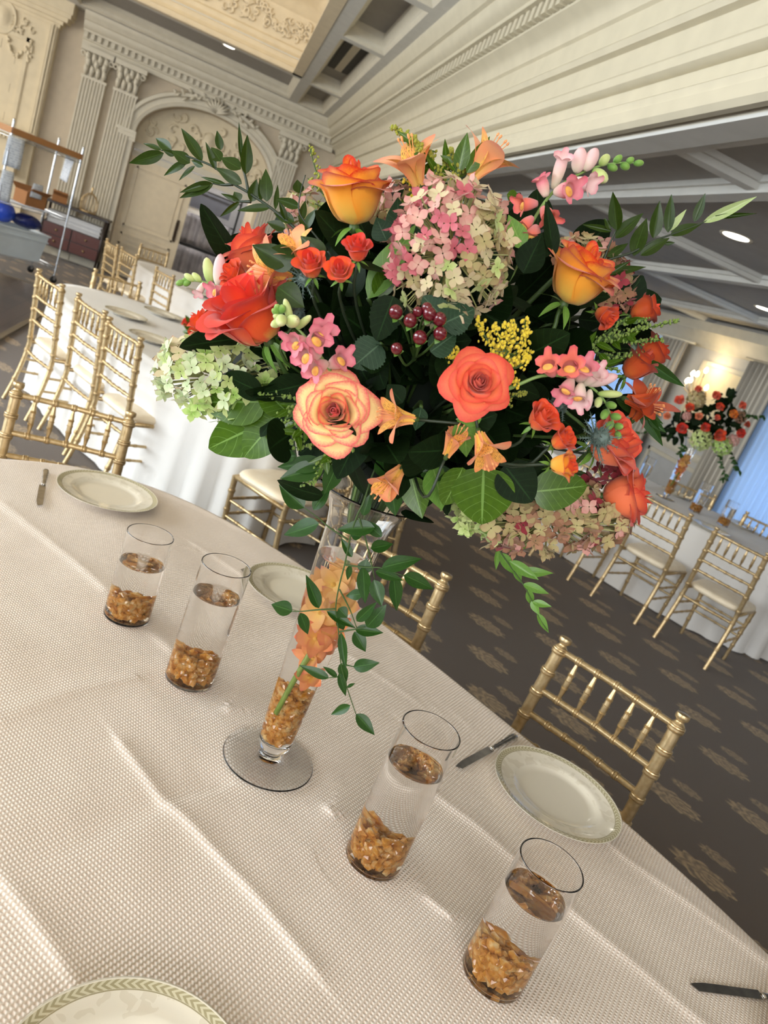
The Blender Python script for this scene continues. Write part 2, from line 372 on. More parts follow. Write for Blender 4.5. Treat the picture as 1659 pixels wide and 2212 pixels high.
# beam (header) between the hall and the lower room
bm_ = empty('beam', (XB, 0, 0)); bm_['kind'] = 'structure'
bp = [(0.0, ZL - .02), (.03, ZL - .02), (.05, ZL + .0), (.05, ZL + .05), (.035, ZL + .06), (.045, ZL + .09), (.02, ZL + .11), (0.0, ZL + .12), (0.0, 2.80), (.02, 2.80), (.045, 2.815), (.045, 2.855), (.03, 2.875), (.0, 2.88),
      (0, 3.00), (.035, 3.005), (.05, 3.03), (.03, 3.055), (.0, 3.08), (0, 3.19), (.02, 3.20), (.04, 3.25), (.07, 3.27)] + crown[3:]
sweep_profile('beam_face', bp, [(0, -5, -1, 0), (0, YE, -1, -1)], M['beam'], bm_)
mobj('beam_core', MB().box(.03, .16, -5, YE, ZL - .02, 4.4).mesh('beam_core'), M['trim'], bm_)
mobj('beam_soffit', MB().box(.03, .17, -5, YE, ZL - .035, ZL - .0201).mesh('beam_soffit'), M['ceil'], bm_)
dn2 = MB().box(-.05, 0, -.027, .027, 0, .08).mesh('dentil_side')
for k in range(118): mobj('dentil', dn2, M['beam'], bm_, (-.12, 2.0 + k * .1025, 3.32))
# --- hall ceiling: flat border with recessed coffers and the large raised tray
TX, TY = 0.50, 11.65                      # tray corner
CX = XB - .36
ce = empty('ceiling', (0, 0, ZC)); ce['kind'] = 'structure'
m = MB(); m.box(TX, TX + .14, -5, TY + .14, 0, .2); m.box(-8.5, TX, TY, TY + .14, 0, .2); m.box(CX - .1, CX + .02, -5, YE, 0, .2); m.box(-8.5, CX - .1, YE - .5, YE, 0, .2)
mobj('coffer_rail', m.mesh('coffer_rail'), M['ceil'], ce)
yb = [-4.0, -1.8, 0.4, 2.6, 4.7, 6.7, 8.66, 11.72, 13.72]
for y in yb[:-1]: mobj('coffer_beam', MB().box(TX + .14, CX - .1, y, y + .14, 0, .2).mesh('coffer_beam'), M['ceil'], ce)
for x in (TX, -2.9, -6.2): mobj('coffer_beam', MB().box(x, x + .14, TY + .14, YE - .5, 0, .2).mesh('coffer_beam'), M['ceil'], ce)
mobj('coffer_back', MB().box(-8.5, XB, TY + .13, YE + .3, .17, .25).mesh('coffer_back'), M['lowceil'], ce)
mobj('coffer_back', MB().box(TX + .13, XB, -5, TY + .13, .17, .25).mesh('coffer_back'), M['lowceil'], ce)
def cove(x0, x1, y0, y1):
    m = MB(); st = [(0, 0.0), (.03, .03), (.03, .06), (.07, .11), (.07, .17)]
    m.rings([[(x0 + o, y0 + o, z), (x1 - o, y0 + o, z), (x1 - o, y1 - o, z), (x0 + o, y1 - o, z)] for o, z in st]); mobj('coffer_moulding', m.mesh('coffer_moulding', angle=30), M['trim'], ce)
for a, b in zip(yb[:-1], yb[1:]):
    if a < 11: cove(TX + .14, CX - .1, a + .14, b)
cove(TX + .14, CX - .1, 11.86, YE - .5); cove(-2.76, TX, TY + .14, YE - .5); cove(-6.06, -2.9, TY + .14, YE - .5)
# raised tray: stepped rim, carved frieze, upper ledge, top
tr = [(0.0, 0.0), (.03, .0), (.03, .06), (.06, .07), (.09, .12), (.09, .17), (.13, .19), (.17, .25), (.17, .30), (.20, .33), (.20, .70), (.17, .72), (.13, .78), (.04, .83), (-.10, .87), (-.10, .94), (-.22, .98), (-.22, 1.06), (-.40, 1.10)]
sgn = [[(TX - .12 + o, -5, z) for o, z in tr], [(TX - .12 + o, TY - .12 + o, z) for o, z in tr], [(-8.5, TY - .12 + o, z) for o, z in tr]]
mobj('tray_moulding', MB().rings(sgn, False).mesh('tray_moulding', angle=30), M['trim_warm'], ce)
mobj('tray_lip', MB().box(TX - .13, TX, -5, TY, -.005, .01).box(-8.5, TX, TY - .12, TY, -.005, .01).mesh('tray_lip'), M['trim_warm'], ce)
mobj('tray_top', MB().box(-8.5, TX, -5, TY, 1.1, 1.15).mesh('tray_top'), M['trim_warm'], ce)
rn = random.Random(11)
for k in range(30):
    m = MB(); x = TX - .02 - k * .16; relief(m, x - .08, x + .08, .40, .63, 0, 9, rn, .045)
    mobj('frieze_scroll', m.mesh('frieze_scroll', True), M['trim_warm'], ce, (0, TY + .075, 0))
# air grilles in the small coffers
for y in (9.5,):
    v = empty('air_vent', (.88, 10.25, ZC + .16), None, 'black twin-slot air vent in small ceiling coffer beside tray', 'vent')
    for dx in (-.09, .09): mobj('slot', MB().box(dx - .045, dx + .045, -.95, .75, -.012, .0).mesh('slot'), M['black'], v)
    mobj('divider', MB().box(-.045, .045, -.95, .75, -.014, .0).mesh('divider'), M['trim'], v)
# --- lower room: ceiling with a grid of beams, side wall with windows
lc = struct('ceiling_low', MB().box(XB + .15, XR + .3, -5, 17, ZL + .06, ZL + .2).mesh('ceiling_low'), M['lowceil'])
for x in (XB + .16, 2.25, 3.95, 5.6):
    m = MB(); m.box(x, x + .10, -5, 17, ZL - .01, ZL + .061); m.box(x - .025, x + .125, -5, 17, ZL + .03, ZL + .061); mobj('ceiling_beam', m.mesh('ceiling_beam'), M['ceil'], lc)
for y in (-.6, 1.4, 3.36, 5.32, 7.28, 9.24, 11.2, 13.2):
    m = MB(); m.box(XB + .15, XR, y, y + .08, ZL + .001, ZL + .06); m.box(XB + .15, XR, y - .025, y + .105, ZL + .032, ZL + .06); mobj('cross_beam', m.mesh('cross_beam'), M['ceil'], lc)
t = NT('lamp_glow'); t.base((1, 1, 1, 1)).emit((1.0, 0.93, 0.78, 1), 9.0); M['lamp'] = t.m
def downlight(x, y, z, lab, grp='recessed downlights', r=.085, e=9):
    d = empty('downlight', (x, y, z), None, lab, 'downlight', grp)
    mobj('trim_ring', MB().lathe([(r, 0), (r * 1.25, -.006), (r * 1.3, 0)], 24).mesh('trim_ring', True), M['trim'], d)
    mobj('lens', MB().lathe([(0.001, -.002), (r, -.002)], 24).mesh('lens'), M['lamp'], d)
    l = bpy.data.lights.new('downlight_beam', 'SPOT'); l.energy = e; l.spot_size = R(110); l.spot_blend = .8; l.shadow_soft_size = r; l.color = (1, .88, .7)
    o = bpy.data.objects.new('downlight_beam', l); COL.objects.link(o); o.parent = d; o.location = (0, 0, -.03); o['kind'] = 'helper'
    return d
p = at_z(1590, 511, ZL + .06); downlight(p.x, p.y, ZL + .06, 'larger glowing round downlight above the right-hand bouquet')
p = at_z(1652, 667, ZL + .06); downlight(p.x, p.y, ZL + .06, 'glowing round downlight cut by the right picture edge')
p = at_z(495, 100, ZC + .17); downlight(p.x, p.y, ZC + .17, 'glowing round downlight in the ceiling border above the arched door', e=14)
# side wall of the lower room with two windows
ws = MB()
wins = [(9.95, 12.6), (5.3, 7.45)]
ys = [-5] + [q for w in sorted(wins) for q in w] + [17]
for i in range(0, len(ys), 2): ws.box(XR, XR + .2, ys[i], ys[i + 1], 0, ZL + .2)
for a, b in wins: ws.box(XR, XR + .2, a, b, 0, .25); ws.box(XR, XR + .2, a, b, 2.35, ZL + .2)
struct('wall_side', ws.mesh('wall_side'), plain('grey_wall', rgb(196, 192, 184), 0.7))
lp = [(0, 2.30), (.03, 2.31), (.04, 2.36), (.08, 2.40), (.12, 2.46), (.16, 2.50), (.16, ZL)]
o = sweep_profile('trim_4', lp, [(XR, -5, -1, 0), (XR, 17, -1, 0)], M['trim']); o['kind'] = 'structure'
o = sweep_profile('trim_5', [(0, .90), (.02, .90), (.035, .93), (.035, .97), (.02, 1.0), (0, 1.0)], [(XR, 7.5, -1, 0), (XR, 9.9, -1, 0)], M['trim']); o['kind'] = 'structure'
struct('wall_far', MB().box(XB + .4, XR + .3, 16.5, 16.7, 0, 3.2).mesh('wall_far'), M['plaster'])
t = NT('bright_daylight_pane'); t.base(rgb(190, 220, 250)).emit((0.62, 0.80, 1.0, 1), 1.25); M['pane'] = t.m
for i, (a, b) in enumerate(wins):
    w = empty('window_%d' % (i + 1), (XR + .1, (a + b) / 2, .25)); w['kind'] = 'structure'; h = (b - a) / 2
    mobj('pane', MB().box(.06, .07, -h, h, 0, 2.1).mesh('pane'), M['pane'], w)
    m = MB()
    for y0, y1, z0, z1 in ((-h, -h + .05, 0, 2.1), (h - .05, h, 0, 2.1), (-h, h, 0, .05), (-h, h, 2.05, 2.1), (-.02, .02, 0, 2.1), (-h, h, 1.2, 1.24)): m.box(0, .055, y0, y1, z0, z1)
    mobj('window_frame', m.mesh('window_frame'), M['trim'], w)
# ================================================================== TABLES
TDIR = R(-56.5)                     # every oblong table runs this way
TT = Vector((math.cos(TDIR), math.sin(TDIR), 0)); TN = Vector((-math.sin(TDIR), math.cos(TDIR), 0))
HL, HW, TZ = 1.40, 0.70, 0.755
def outline(a, hl=HL, hw=HW, e=2.7):
    c, s_ = math.cos(a), math.sin(a); return (hl * abs(c) ** (2 / e) * (1 if c >= 0 else -1), hw * abs(s_) ** (2 / e) * (1 if s_ >= 0 else -1))
# linen: waffle weave, ivory
def linen(name, weave):
    t = NT(name); co = t.coord('Object')
    base = t.ramp(t.noise(3.0, co, 1.0), [(0.3, rgb(238, 229, 219)), (0.7, rgb(245, 238, 230))] if weave else [(0.3, rgb(220, 216, 210)), (0.7, rgb(228, 225, 220))])
    if weave:
        mp = t.mapping(co, rot=(0, 0, R(-12))); x, y, _ = t.sep(mp)
        u = t.math('MULTIPLY', x, 2 * math.pi / .0072); v = t.math('MULTIPLY', y, 2 * math.pi / .0062)
        h = t.math('ADD', t.math('MULTIPLY', t.math('SINE', t.math('ADD', u, t.math('MULTIPLY', t.math('SINE', v), 0.7))), 0.5), t.math('MULTIPLY', t.math('SINE', v), 0.32))
        t.base(t.mix(t.math('MULTIPLY_ADD', h, 0.5, 0.5), t.mix(1.0, base, rgb(224, 206, 190), 'MULTIPLY'), base))
        t.bump(h, 0.45, 0.0018)
    else: t.base(base)
    t.p(rough=0.78, sheen=0.15); return t.m
M['linen'] = linen('ivory_waffle_linen', True); M['linen_plain'] = linen('ivory_linen', False)
def table(name, cx, cy, label, clabel, near=False, seed=1, legs=True):
    rot = TDIR; rn = random.Random(seed)
    tb = empty(name, (cx, cy, 0), rot, label, 'table', 'oblong banquet tables')
    n = 64; m = MB(); m.rings([[(*[q * .985 for q in outline(2 * math.pi * j / n)], z) for j in range(n)] for z in (TZ - .03, TZ - .004)], True, True, True); mobj('tabletop', m.mesh('tabletop'), M['wood_dark'], tb)
    for sx in (-1, 1):
        for sy in (-1, 1): mobj('leg', MB().tube([(sx * .95, sy * .42, 0), (sx * .95, sy * .42, TZ - .03)], .02, 10).mesh('leg', True), M['black'], tb)
    # cloth: top grid in rings + drape with folds that hang to the floor
    creases = []; FLATS = []
    if near:
        inv = (Matrix.Translation((cx, cy, 0)) @ Matrix.Rotation(rot, 4, 'Z')).inverted()
        for pts, amp, w in CREASES:
            q = [inv @ at_z(x, y, TZ) for x, y in pts]; creases.append(([(p.x, p.y) for p in q], amp, w))
        FLATS.clear()
        for gx, gy, gr in ((.353, 1.158, .095), (.042, 1.569, .054), (.193, 1.372, .054), (.527, .946, .054), (.686, .747, .054), (1.007, 1.186, .10), (-.094, 2.242, .10), (.152, .534, .10), (.475, 1.885, .10), (1.285, .585, .10)):
            p = inv @ Vector((gx, gy, 0)); FLATS.append((p.x, p.y, gr))
    def hgt(x, y):
        z = .0008 * mnoise.noise(Vector((x * 4, y * 4, seed)))
        if not near: return z
        z = .0060 * mnoise.noise(Vector((x * 3.4, y * 3.4, 5.0))) + .0016 * mnoise.noise(Vector((x * 11, y * 11, 2.0)))
        for q, amp, w in creases:
            best, sg = 9, 1
            for (ax, ay), (bx, by) in zip(q[:-1], q[1:]):
                dx, dy = bx - ax, by - ay; L = dx * dx + dy * dy; tt = ((x - ax) * dx + (y - ay) * dy) / L; tt = min(1, max(0, tt))
                d = math.hypot(x - ax - dx * tt, y - ay - dy * tt)
                if d < best: best = d; sg = 1 if dx * (y - ay) - dy * (x - ax) > 0 else -1
            if best < w * 5: z += 1.7 * amp * math.exp(-best / w) + amp * .8 * sg * math.tanh(best / (w * .4)) * math.exp(-best / (w * 1.7))
        for fx, fy, fr in FLATS:
            d = math.hypot(x - fx, y - fy)
            if d < fr + .05: z = min(z, .0015) * max(0, (d - fr) / .05)
        return max(z, -.0040)
    rings = []; nr = 150 if near else 18; na = 420 if near else 120
    for i in range(1, nr + 1):
        k = i / nr; ring = []
        for j in range(na):
            x, y = outline(2 * math.pi * j / na); x *= k; y *= k
            ring.append((x, y, TZ + .0045 + hgt(x, y) * (1 if k < .97 else (1 - k) / .03)))
        rings.append(ring)
    nf = 15
    ph = [rn.uniform(0, 6.28) for _ in range(3)]
    for i in range(1, 25):
        k = i / 24; ring = []
        for j in range(na):
            a = 2 * math.pi * j / na; x, y = outline(a); nx, ny = x / HL ** 2, y / HW ** 2; l = math.hypot(nx, ny); nx /= l; ny /= l
            cz = abs(x) / HL; deep = .25 + .75 * max(0, cz - .35) / .65     # deep folds round the ends, flatter along the sides
            w = (math.sin(nf * a * 2 + ph[0] + .6 * math.sin(3 * a + ph[1])) + .35 * math.sin(nf * a * 4.3 + ph[2]))
            out = .012 * min(1, k * 6) + (.035 * deep * w + .022) * k ** .8
            ring.append((x + nx * out, y + ny * out, TZ + .0045 - .006 * min(1, k * 8) - (TZ - .012) * k))
        rings.append(ring)
    mb = MB(); mb.rings(rings, True, True, False)
    me = mb.mesh('tablecloth', True)
    c = mobj('tablecloth', me, M['linen'] if near else M['linen_plain'], None, Matrix.Translation((cx, cy, 0)) @ Matrix.Rotation(rot, 4, 'Z'))
    tag(c, clabel, 'tablecloth', 'floor-length tablecloths'); return tb
M['wood_dark'] = plain('dark_table_wood', rgb(70, 50, 36), 0.5)
CREASES = [([(0, 1090), (78, 1153), (231, 1286), (372, 1415), (525, 1580)], .0030, .022), ([(0, 1912), (80, 2020), (154, 2133), (230, 2230)], .0032, .02),
           ([(258, 1614), (343, 1731), (398, 1781), (565, 1971), (669, 2102)], .0034, .018), ([(0, 1907), (203, 1812), (362, 1731), (520, 1690)], -.0030, .02),
           ([(660, 1713), (750, 1803), (900, 1930), (1000, 2020), (1180, 2200)], .0030, .018), ([(880, 1690), (931, 1720), (1024, 1789), (1220, 1968), (1527, 2230)], .0030, .02),
           ([(420, 1180), (560, 1270), (700, 1390), (900, 1520), (1000, 1560)], .0018, .016), ([(1130, 1640), (1336, 1847), (1659, 2095)], .0022, .018),
           ([(0, 1560), (160, 1500), (300, 1470)], .002, .03), ([(520, 1690), (700, 1620), (860, 1560)], -.002, .02), ([(290, 1160), (420, 1190)], .0016, .012)]
TC = (0.353, 1.158)
table('banquet_table', *TC, 'oblong banquet table nearest the camera, carrying the tall bouquet', 'ivory waffle-weave tablecloth with fold creases under the tall bouquet', True, 3)
table('banquet_table', 0.09, 5.31, 'oblong banquet table on the left, three gold chairs along it', 'long white tablecloth on the left table with gathered corner folds', False, 5)
table('banquet_table', 0.25, 9.15, 'farthest oblong banquet table in front of the arched door', 'white tablecloth on the farthest table before the door', False, 8)
table('banquet_table', 4.30, 5.62, 'oblong banquet table on the right carrying the smaller-looking bouquet', 'long white tablecloth on the right table below the window', False, 13)
# ------------------------------------------------------------------ plates
t = NT('ivory_china'); co = t.coord('Object'); x, y, z = t.sep(co)
rr = t.math('SQRT', t.math('ADD', t.math('MULTIPLY', x, x), t.math('MULTIPLY', y, y))); an = t.math('ARCTAN2', y, x)
band_ = t.math('MULTIPLY', t.math('GREATER_THAN', rr, .1345), t.math('LESS_THAN', rr, .1455))
chev = t.math('SINE', t.math('ADD', t.math('MULTIPLY', an, 88.0), t.math('MULTIPLY', t.math('ABSOLUTE', t.math('SUBTRACT', rr, .140)), 900.0)))
leafs = t.math('MULTIPLY', band_, t.math('GREATER_THAN', chev, -.05))
scroll = t.math('MULTIPLY', t.math('MULTIPLY', t.math('GREATER_THAN', rr, .095), t.math('LESS_THAN', rr, .132)), t.math('GREATER_THAN', t.noise(34, co, 1.0, .4, 1.6), .56))
line = t.math('MULTIPLY', t.math('GREATER_THAN', rr, .1325), t.math('LESS_THAN', rr, .1342))
c = t.mix(t.math('MULTIPLY', scroll, .35), rgb(228, 220, 202), rgb(200, 188, 164)); c = t.mix(band_, c, rgb(206, 198, 168)); c = t.mix(leafs, c, rgb(164, 154, 120)); c = t.mix(line, c, rgb(160, 150, 118))
t.base(c).p(rough=0.12, coat=0.3); M['china'] = t.m
PP = [(.0005, .010), (.075, .0095), (.092, .011), (.098, .0165), (.110, .0185), (.1465, .0235), (.1482, .0245), (.1478, .0232), (.125, .0175), (.100, .0125), (.093, .004), (.082, .0002), (.080, .003), (.0005, .0045)]
PLM = MB().lathe(PP, 72).mesh('plate', True)
def plate(x, y, lab, grp='dinner plates on the near table', z=TZ + .006, s=1.0, me=None):
    o = mobj('dinner_plate', me or PLM, M['china'], None, Matrix.Translation((x, y, z)) @ Matrix.Rotation(random.uniform(0, 6), 4, 'Z') @ Matrix.Scale(s, 4)); return tag(o, lab, 'plate', grp)
plate(1.007, 1.186, 'ivory dinner plate before the gold chair at lower right')
plate(-.094, 2.242, 'ivory dinner plate beyond the four glasses at the table end, beside a knife')
plate(.152, .534, 'ivory dinner plate with leaf border, cut by the bottom edge')
plate(.475, 1.885, 'ivory dinner plate partly hidden behind the tall vase')
plate(1.285, .585, 'sliver of ivory plate in the bottom right corner')
# ------------------------------------------------------------------ knives and fork
def cutlery(kind, tip, end, lab):
    a, b = Vector(tip), Vector(end); d = b - a; L = d.length
    k = empty('dinner_' + kind, (a.x, a.y, a.z), frame(d, (0, 0, 1)), lab, kind, 'cutlery on the near table')
    m = MB(); n = 14; lo = []; hi = []
    if kind == 'knife':
        bl = L * .56
        for i in range(n + 1):
            q = i / n; w = .0095 * min(1, (q * 4.5) ** .6); lo.append((-.006 - w * .55 if q > .02 else -.0062, q * bl)); hi.append((.0065, q * bl)) if q > .03 else hi.append((-.0058, q * bl))
        prof = [(x, y) for x, y in lo] + [(x, y) for x, y in reversed(hi)]
        k2 = len(prof); m.v = [(x, y, .0012) for x, y in prof] + [(x, y, .0026) for x, y in prof]
        m.f = [tuple(range(k2 - 1, -1, -1)), tuple(range(k2, 2 * k2))] + [(i, (i + 1) % k2, k2 + (i + 1) % k2, k2 + i) for i in range(k2)]
        mobj('blade', m.mesh('blade'), M['silver'], k); s0 = bl
    else:
        m = MB()
        for i in range(4): m.box(-.011 + i * .0062, -.0078 + i * .0062, 0, L * .27, .004, .006)
        m.box(-.011, .0108, L * .26, L * .33, .004, .006); mobj('tines', m.mesh('tines'), M['silver'], k); s0 = L * .32
    h = MB(); rr = []
    for i in range(17):
        q = i / 16; y = s0 + (L - s0) * q; w = (.0055 + .0045 * q ** 1.5 + .0012 * math.sin(q * 40)) * (1 if q < .97 else .7); hh = .0028 + .0012 * q
        rr.append([(w * math.cos(th), y, .004 + hh * math.sin(th)) for th in [2 * math.pi * j / 10 for j in range(10)]])
    h.rings(rr, True, True, True); mobj('handle', h.mesh('handle', True), M['silver'], k)
zc = TZ + .008
cutlery('knife', (*at_z(988, 1661, zc)[:2], zc), (*at_z(1112, 1592, zc)[:2], zc), 'silver knife pointing at the glasses beside the lower right plate')
cutlery('knife', (*at_z(1494, 2134, zc)[:2], zc), (1.345, .741, zc), 'silver knife reaching in from the right edge near the bottom corner')
cutlery('knife', (*at_z(86, 1094, zc)[:2], zc), (*at_z(99, 1018, zc)[:2], zc), 'silver knife at upper left beside the table-end plate')
cutlery('fork', (.33, 1.94, zc), (*at_z(626, 1226, zc)[:2], zc), 'silver fork handle poking out above the plate behind the vase')
# ------------------------------------------------------------------ cylinder glasses with water and amber crystals
t = NT('amber_gel'); co = t.coord('Object'); ac_ = t.ramp(t.noise(75, co, 2.0), [(0.28, rgb(204, 128, 36)), (0.5, rgb(242, 178, 76)), (0.74, rgb(255, 232, 168))])  # palest tone stands for highlights on the gel, put into its colour
t.base(ac_).p(trans=0.25, rough=0.06, ior=1.2, coat=1.0); tl = t.n('BsdfTranslucent'); t.set(tl, 0, ac_); ms = t.n('MixShader'); ms.inputs[0].default_value = .35
t.t.links.new(t.b.outputs[0], ms.inputs[1]); t.t.links.new(tl.outputs[0], ms.inputs[2]); t.t.links.new(ms.outputs[0], t.t.nodes['Material Output'].inputs[0]); M['amber'] = t.m
def crystals(rad_fn, z0, z1, seed, size=.011, cx=0, cy=0, top_jit=.006, n=150):
    rn = random.Random(seed); mb = MB(); base = bmesh.new(); bmesh.ops.create_icosphere(base, subdivisions=1, radius=1.0)
    vs = [v.co.copy() for v in base.verts]; fs = [tuple(v.index for v in f.verts) for f in base.faces]; base.free()
    for k in range(n):
        z = rn.uniform(z0 + size * .6, z1 + rn.uniform(-top_jit, top_jit)); r = max(0, rad_fn(z) - size * .95) * math.sqrt(rn.uniform(.12, 1)); a = rn.uniform(0, 6.283)
        c = Vector((cx + r * math.cos(a), cy + r * math.sin(a), z)); q = Quaternion((rn.gauss(0, 1), rn.gauss(0, 1), rn.gauss(0, 1), rn.gauss(0, 1))).normalized()
        sc = Vector((rn.uniform(.6, 1.1), rn.uniform(.5, 1.0), rn.uniform(.45, .85))) * size; b = len(mb.v)
        jit = [rn.uniform(.7, 1.15) for _ in vs]
        mb.v += [tuple(c + q @ Vector((v.x * sc.x * j, v.y * sc.y * j, v.z * sc.z * j))) for v, j in zip(vs, jit)]; mb.f += [tuple(b + i for i in f) for f in fs]
    return mb.mesh('amber_crystals')
def glass_set(name, outer, inner_air, wet, top, segs, loc, lab, lw, grp, wgrp):
    """glass: outer skin + rim + dry inner skin; water: its own skin, wet wall (water against glass) and free surface (water against air)"""
    g = MB().lathe(outer + inner_air, segs).mesh(name, True, 60)
    # the dry inner skin faces the axis, the outer skin faces away
    go = tag(mobj(name, g, M['glass'], None, loc), lab, *grp)
    w = MB().lathe(wet, segs).mesh('water', True, 60); nb = len(w.polygons)
    o = tag(mobj('water', w, M['water_wall'], None, loc), lw, 'water', wgrp, 'stuff')
    tp = MB().lathe(top, segs).mesh('water_surface', True)
    bm = bmesh.new(); bm.from_mesh(w); n0 = len(bm.faces); bm.from_mesh(tp); bm.faces.ensure_lookup_table()
    for f in bm.faces:
        c = f.calc_center_median(); n = f.normal
        if f.index >= n0:
            f.material_index = 1
            if n.z < 0: f.normal_flip()
        elif (Vector((c.x, c.y, 0)).dot(n) < 0 and abs(n.z) < .7) or (abs(n.z) >= .7 and n.z > 0): f.normal_flip()
    bm.to_mesh(w); bm.free(); w.materials.append(M['water']); w.polygons.foreach_set('use_smooth', [True] * len(w.polygons))
    sgn = 0.0
    for p in g.polygons:                      # glass skin must face out of the glass
        c = p.center
        if math.hypot(c.x, c.y) > .9 * outer[-8][0] * .6 and abs(p.normal.z) < .35 and c.z < top[0][1] * .8: sgn += c.x * p.normal.x + c.y * p.normal.y
    if sgn < 0: g.flip_normals()
    return go
t = NT('water_against_glass'); t.base((1, 1, 1, 1)).p(trans=1.0, rough=0.0, ior=1.33 / 1.45); M['water_wall'] = t.m
def cylinder_glass(x, y, r, h, wl, al, lab, lw, la, seed, z=TZ + .0075):
    q = r - .0022
    outer = [(.0005, 0), (.02, 0), (r - .006, 0), (r - .002, 0), (r, .002), (r, .0035), (r, .006)] + [(r, .006 + (h - .012) * k / 6) for k in range(1, 7)] + [(r, h - .0025), (r, h - .001), (r - .0011, h)]
    inner = [(q, h - .001), (q, h - .0025), (q, h - .006), (q, (h + wl) / 2), (q, wl + .004), (q, wl)]
    wet = [(q, wl), (q, wl - .004), (q, wl * .5), (q, .014), (q, .009), (q - .001, .0060), (q - .004, .0043), (q - .008, .004), (.02, .004), (.0005, .004)]
    top = [(q, wl), (q - .0008, wl - .0010), (q - .0025, wl - .0017), (q - .005, wl - .0020), (q - .010, wl - .0022), (.015, wl - .0022), (.0005, wl - .0022)]
    glass_set('cylinder_glass', outer, inner, wet, top, 64, (x, y, z), lab, lw, ('glass', 'cylinder glasses of water'), 'water in the cylinder glasses')
    c = crystals(lambda k: q - .0005, .0065, al, seed, .0120, n=330)
    tag(mobj('amber_crystals', c, M['amber'], None, (x, y, z)), la, 'crystals', 'amber crystals in the glasses', 'stuff')
G = [(.042, 1.569, .0510, .211, .140, .052, 'short cylinder glass of water farthest to the left', 1), (.193, 1.372, .0505, .272, .205, .062, 'tall cylinder glass of water second from the left', 2),
     (.527, .946, .0500, .273, .205, .064, 'tall cylinder glass of water just right of the vase foot', 3), (.686, .747, .0495, .222, .165, .062, 'short cylinder glass of water nearest the camera, lower right', 4)]
for x, y, r, h, w, a, lab, k in G:
    tl = lab.replace('cylinder glass of water', 'glass')
    cylinder_glass(x, y, r, h, w, a, lab, 'clear water in the ' + tl, 'amber gel crystals at the bottom of the ' + tl, k)
# ================================================================== CHAIRS (gold ladder-back ballroom chairs with turned bamboo rings)
def turned(path, r0, r1, knots, n=12, steps=None, knob=1.28, fin=False):
    """tube along a path with bamboo-like triple rings at the fractions in knots"""
    P = [Vector(p) for p in path]; seg = [0.0]
    for a, b in zip(P[:-1], P[1:]): seg.append(seg[-1] + (b - a).length)
    L = seg[-1]
    def pos(s):
        s = min(max(s, 0), L)
        for i in range(len(P) - 1):
            if s <= seg[i + 1] + 1e-9: return P[i].lerp(P[i + 1], (s - seg[i]) / (seg[i + 1] - seg[i]))
        return P[-1]
    ss = set([0.0, L] + [L * i / 10 for i in range(11)] + seg); out = []
    for k in knots:
        for d, f in ((-.010, 1.0), (-.0085, knob - .06), (-.006, knob - .02), (-.004, 1.08), (-.003, knob), (.003, knob), (.004, 1.08), (.006, knob - .02), (.0085, knob - .06), (.010, 1.0)): out.append((k * L + d, f))
    for s in ss:
        if all(abs(s - k * L) > .0105 for k in knots): out.append((s, 1.0))
    out = sorted(o for o in out if -1e-6 <= o[0] <= L + 1e-6)
    pts = [pos(s) for s, f in out]; rad = [(r0 + (r1 - r0) * s / L) * f for s, f in out]
    if fin:
        d = (P[-1] - P[-2]).normalized()
        for o, f in ((.003, .80), (.008, .62), (.012, .66), (.016, .98), (.024, 1.05), (.030, .98), (.032, .6)): pts.append(P[-1] + d * o); rad.append(r1 * f)
    return MB().tube(pts, rad, n)
def spindle(a, b, r):
    P = [Vector(a).lerp(Vector(b), q) for q in (0, .02, .28, .30, .315, .33, .345, .36, .49, .5, .51, .52, .64, .655, .67, .685, .70, .72, .98, 1)]
    return MB().tube(P, [r * f for f in (.45, .5, 1.0, 1.25, 1.0, 1.25, 1.0, 1.05, 1.05, 1.3, 1.3, 1.05, 1.0, 1.25, 1.0, 1.25, 1.0, .95, .5, .45)], 10)
TOPW, BOTW = .183, .200
def zy(z):     # back post leans: y at height z (rear is -y)
    return -.205 - .045 * max(0, z - .42) / .5 if z > .42 else -.205 - .085 * ((.42 - z) / .42) ** 1.6
def zx(z): return BOTW + (TOPW - BOTW) * z / .9
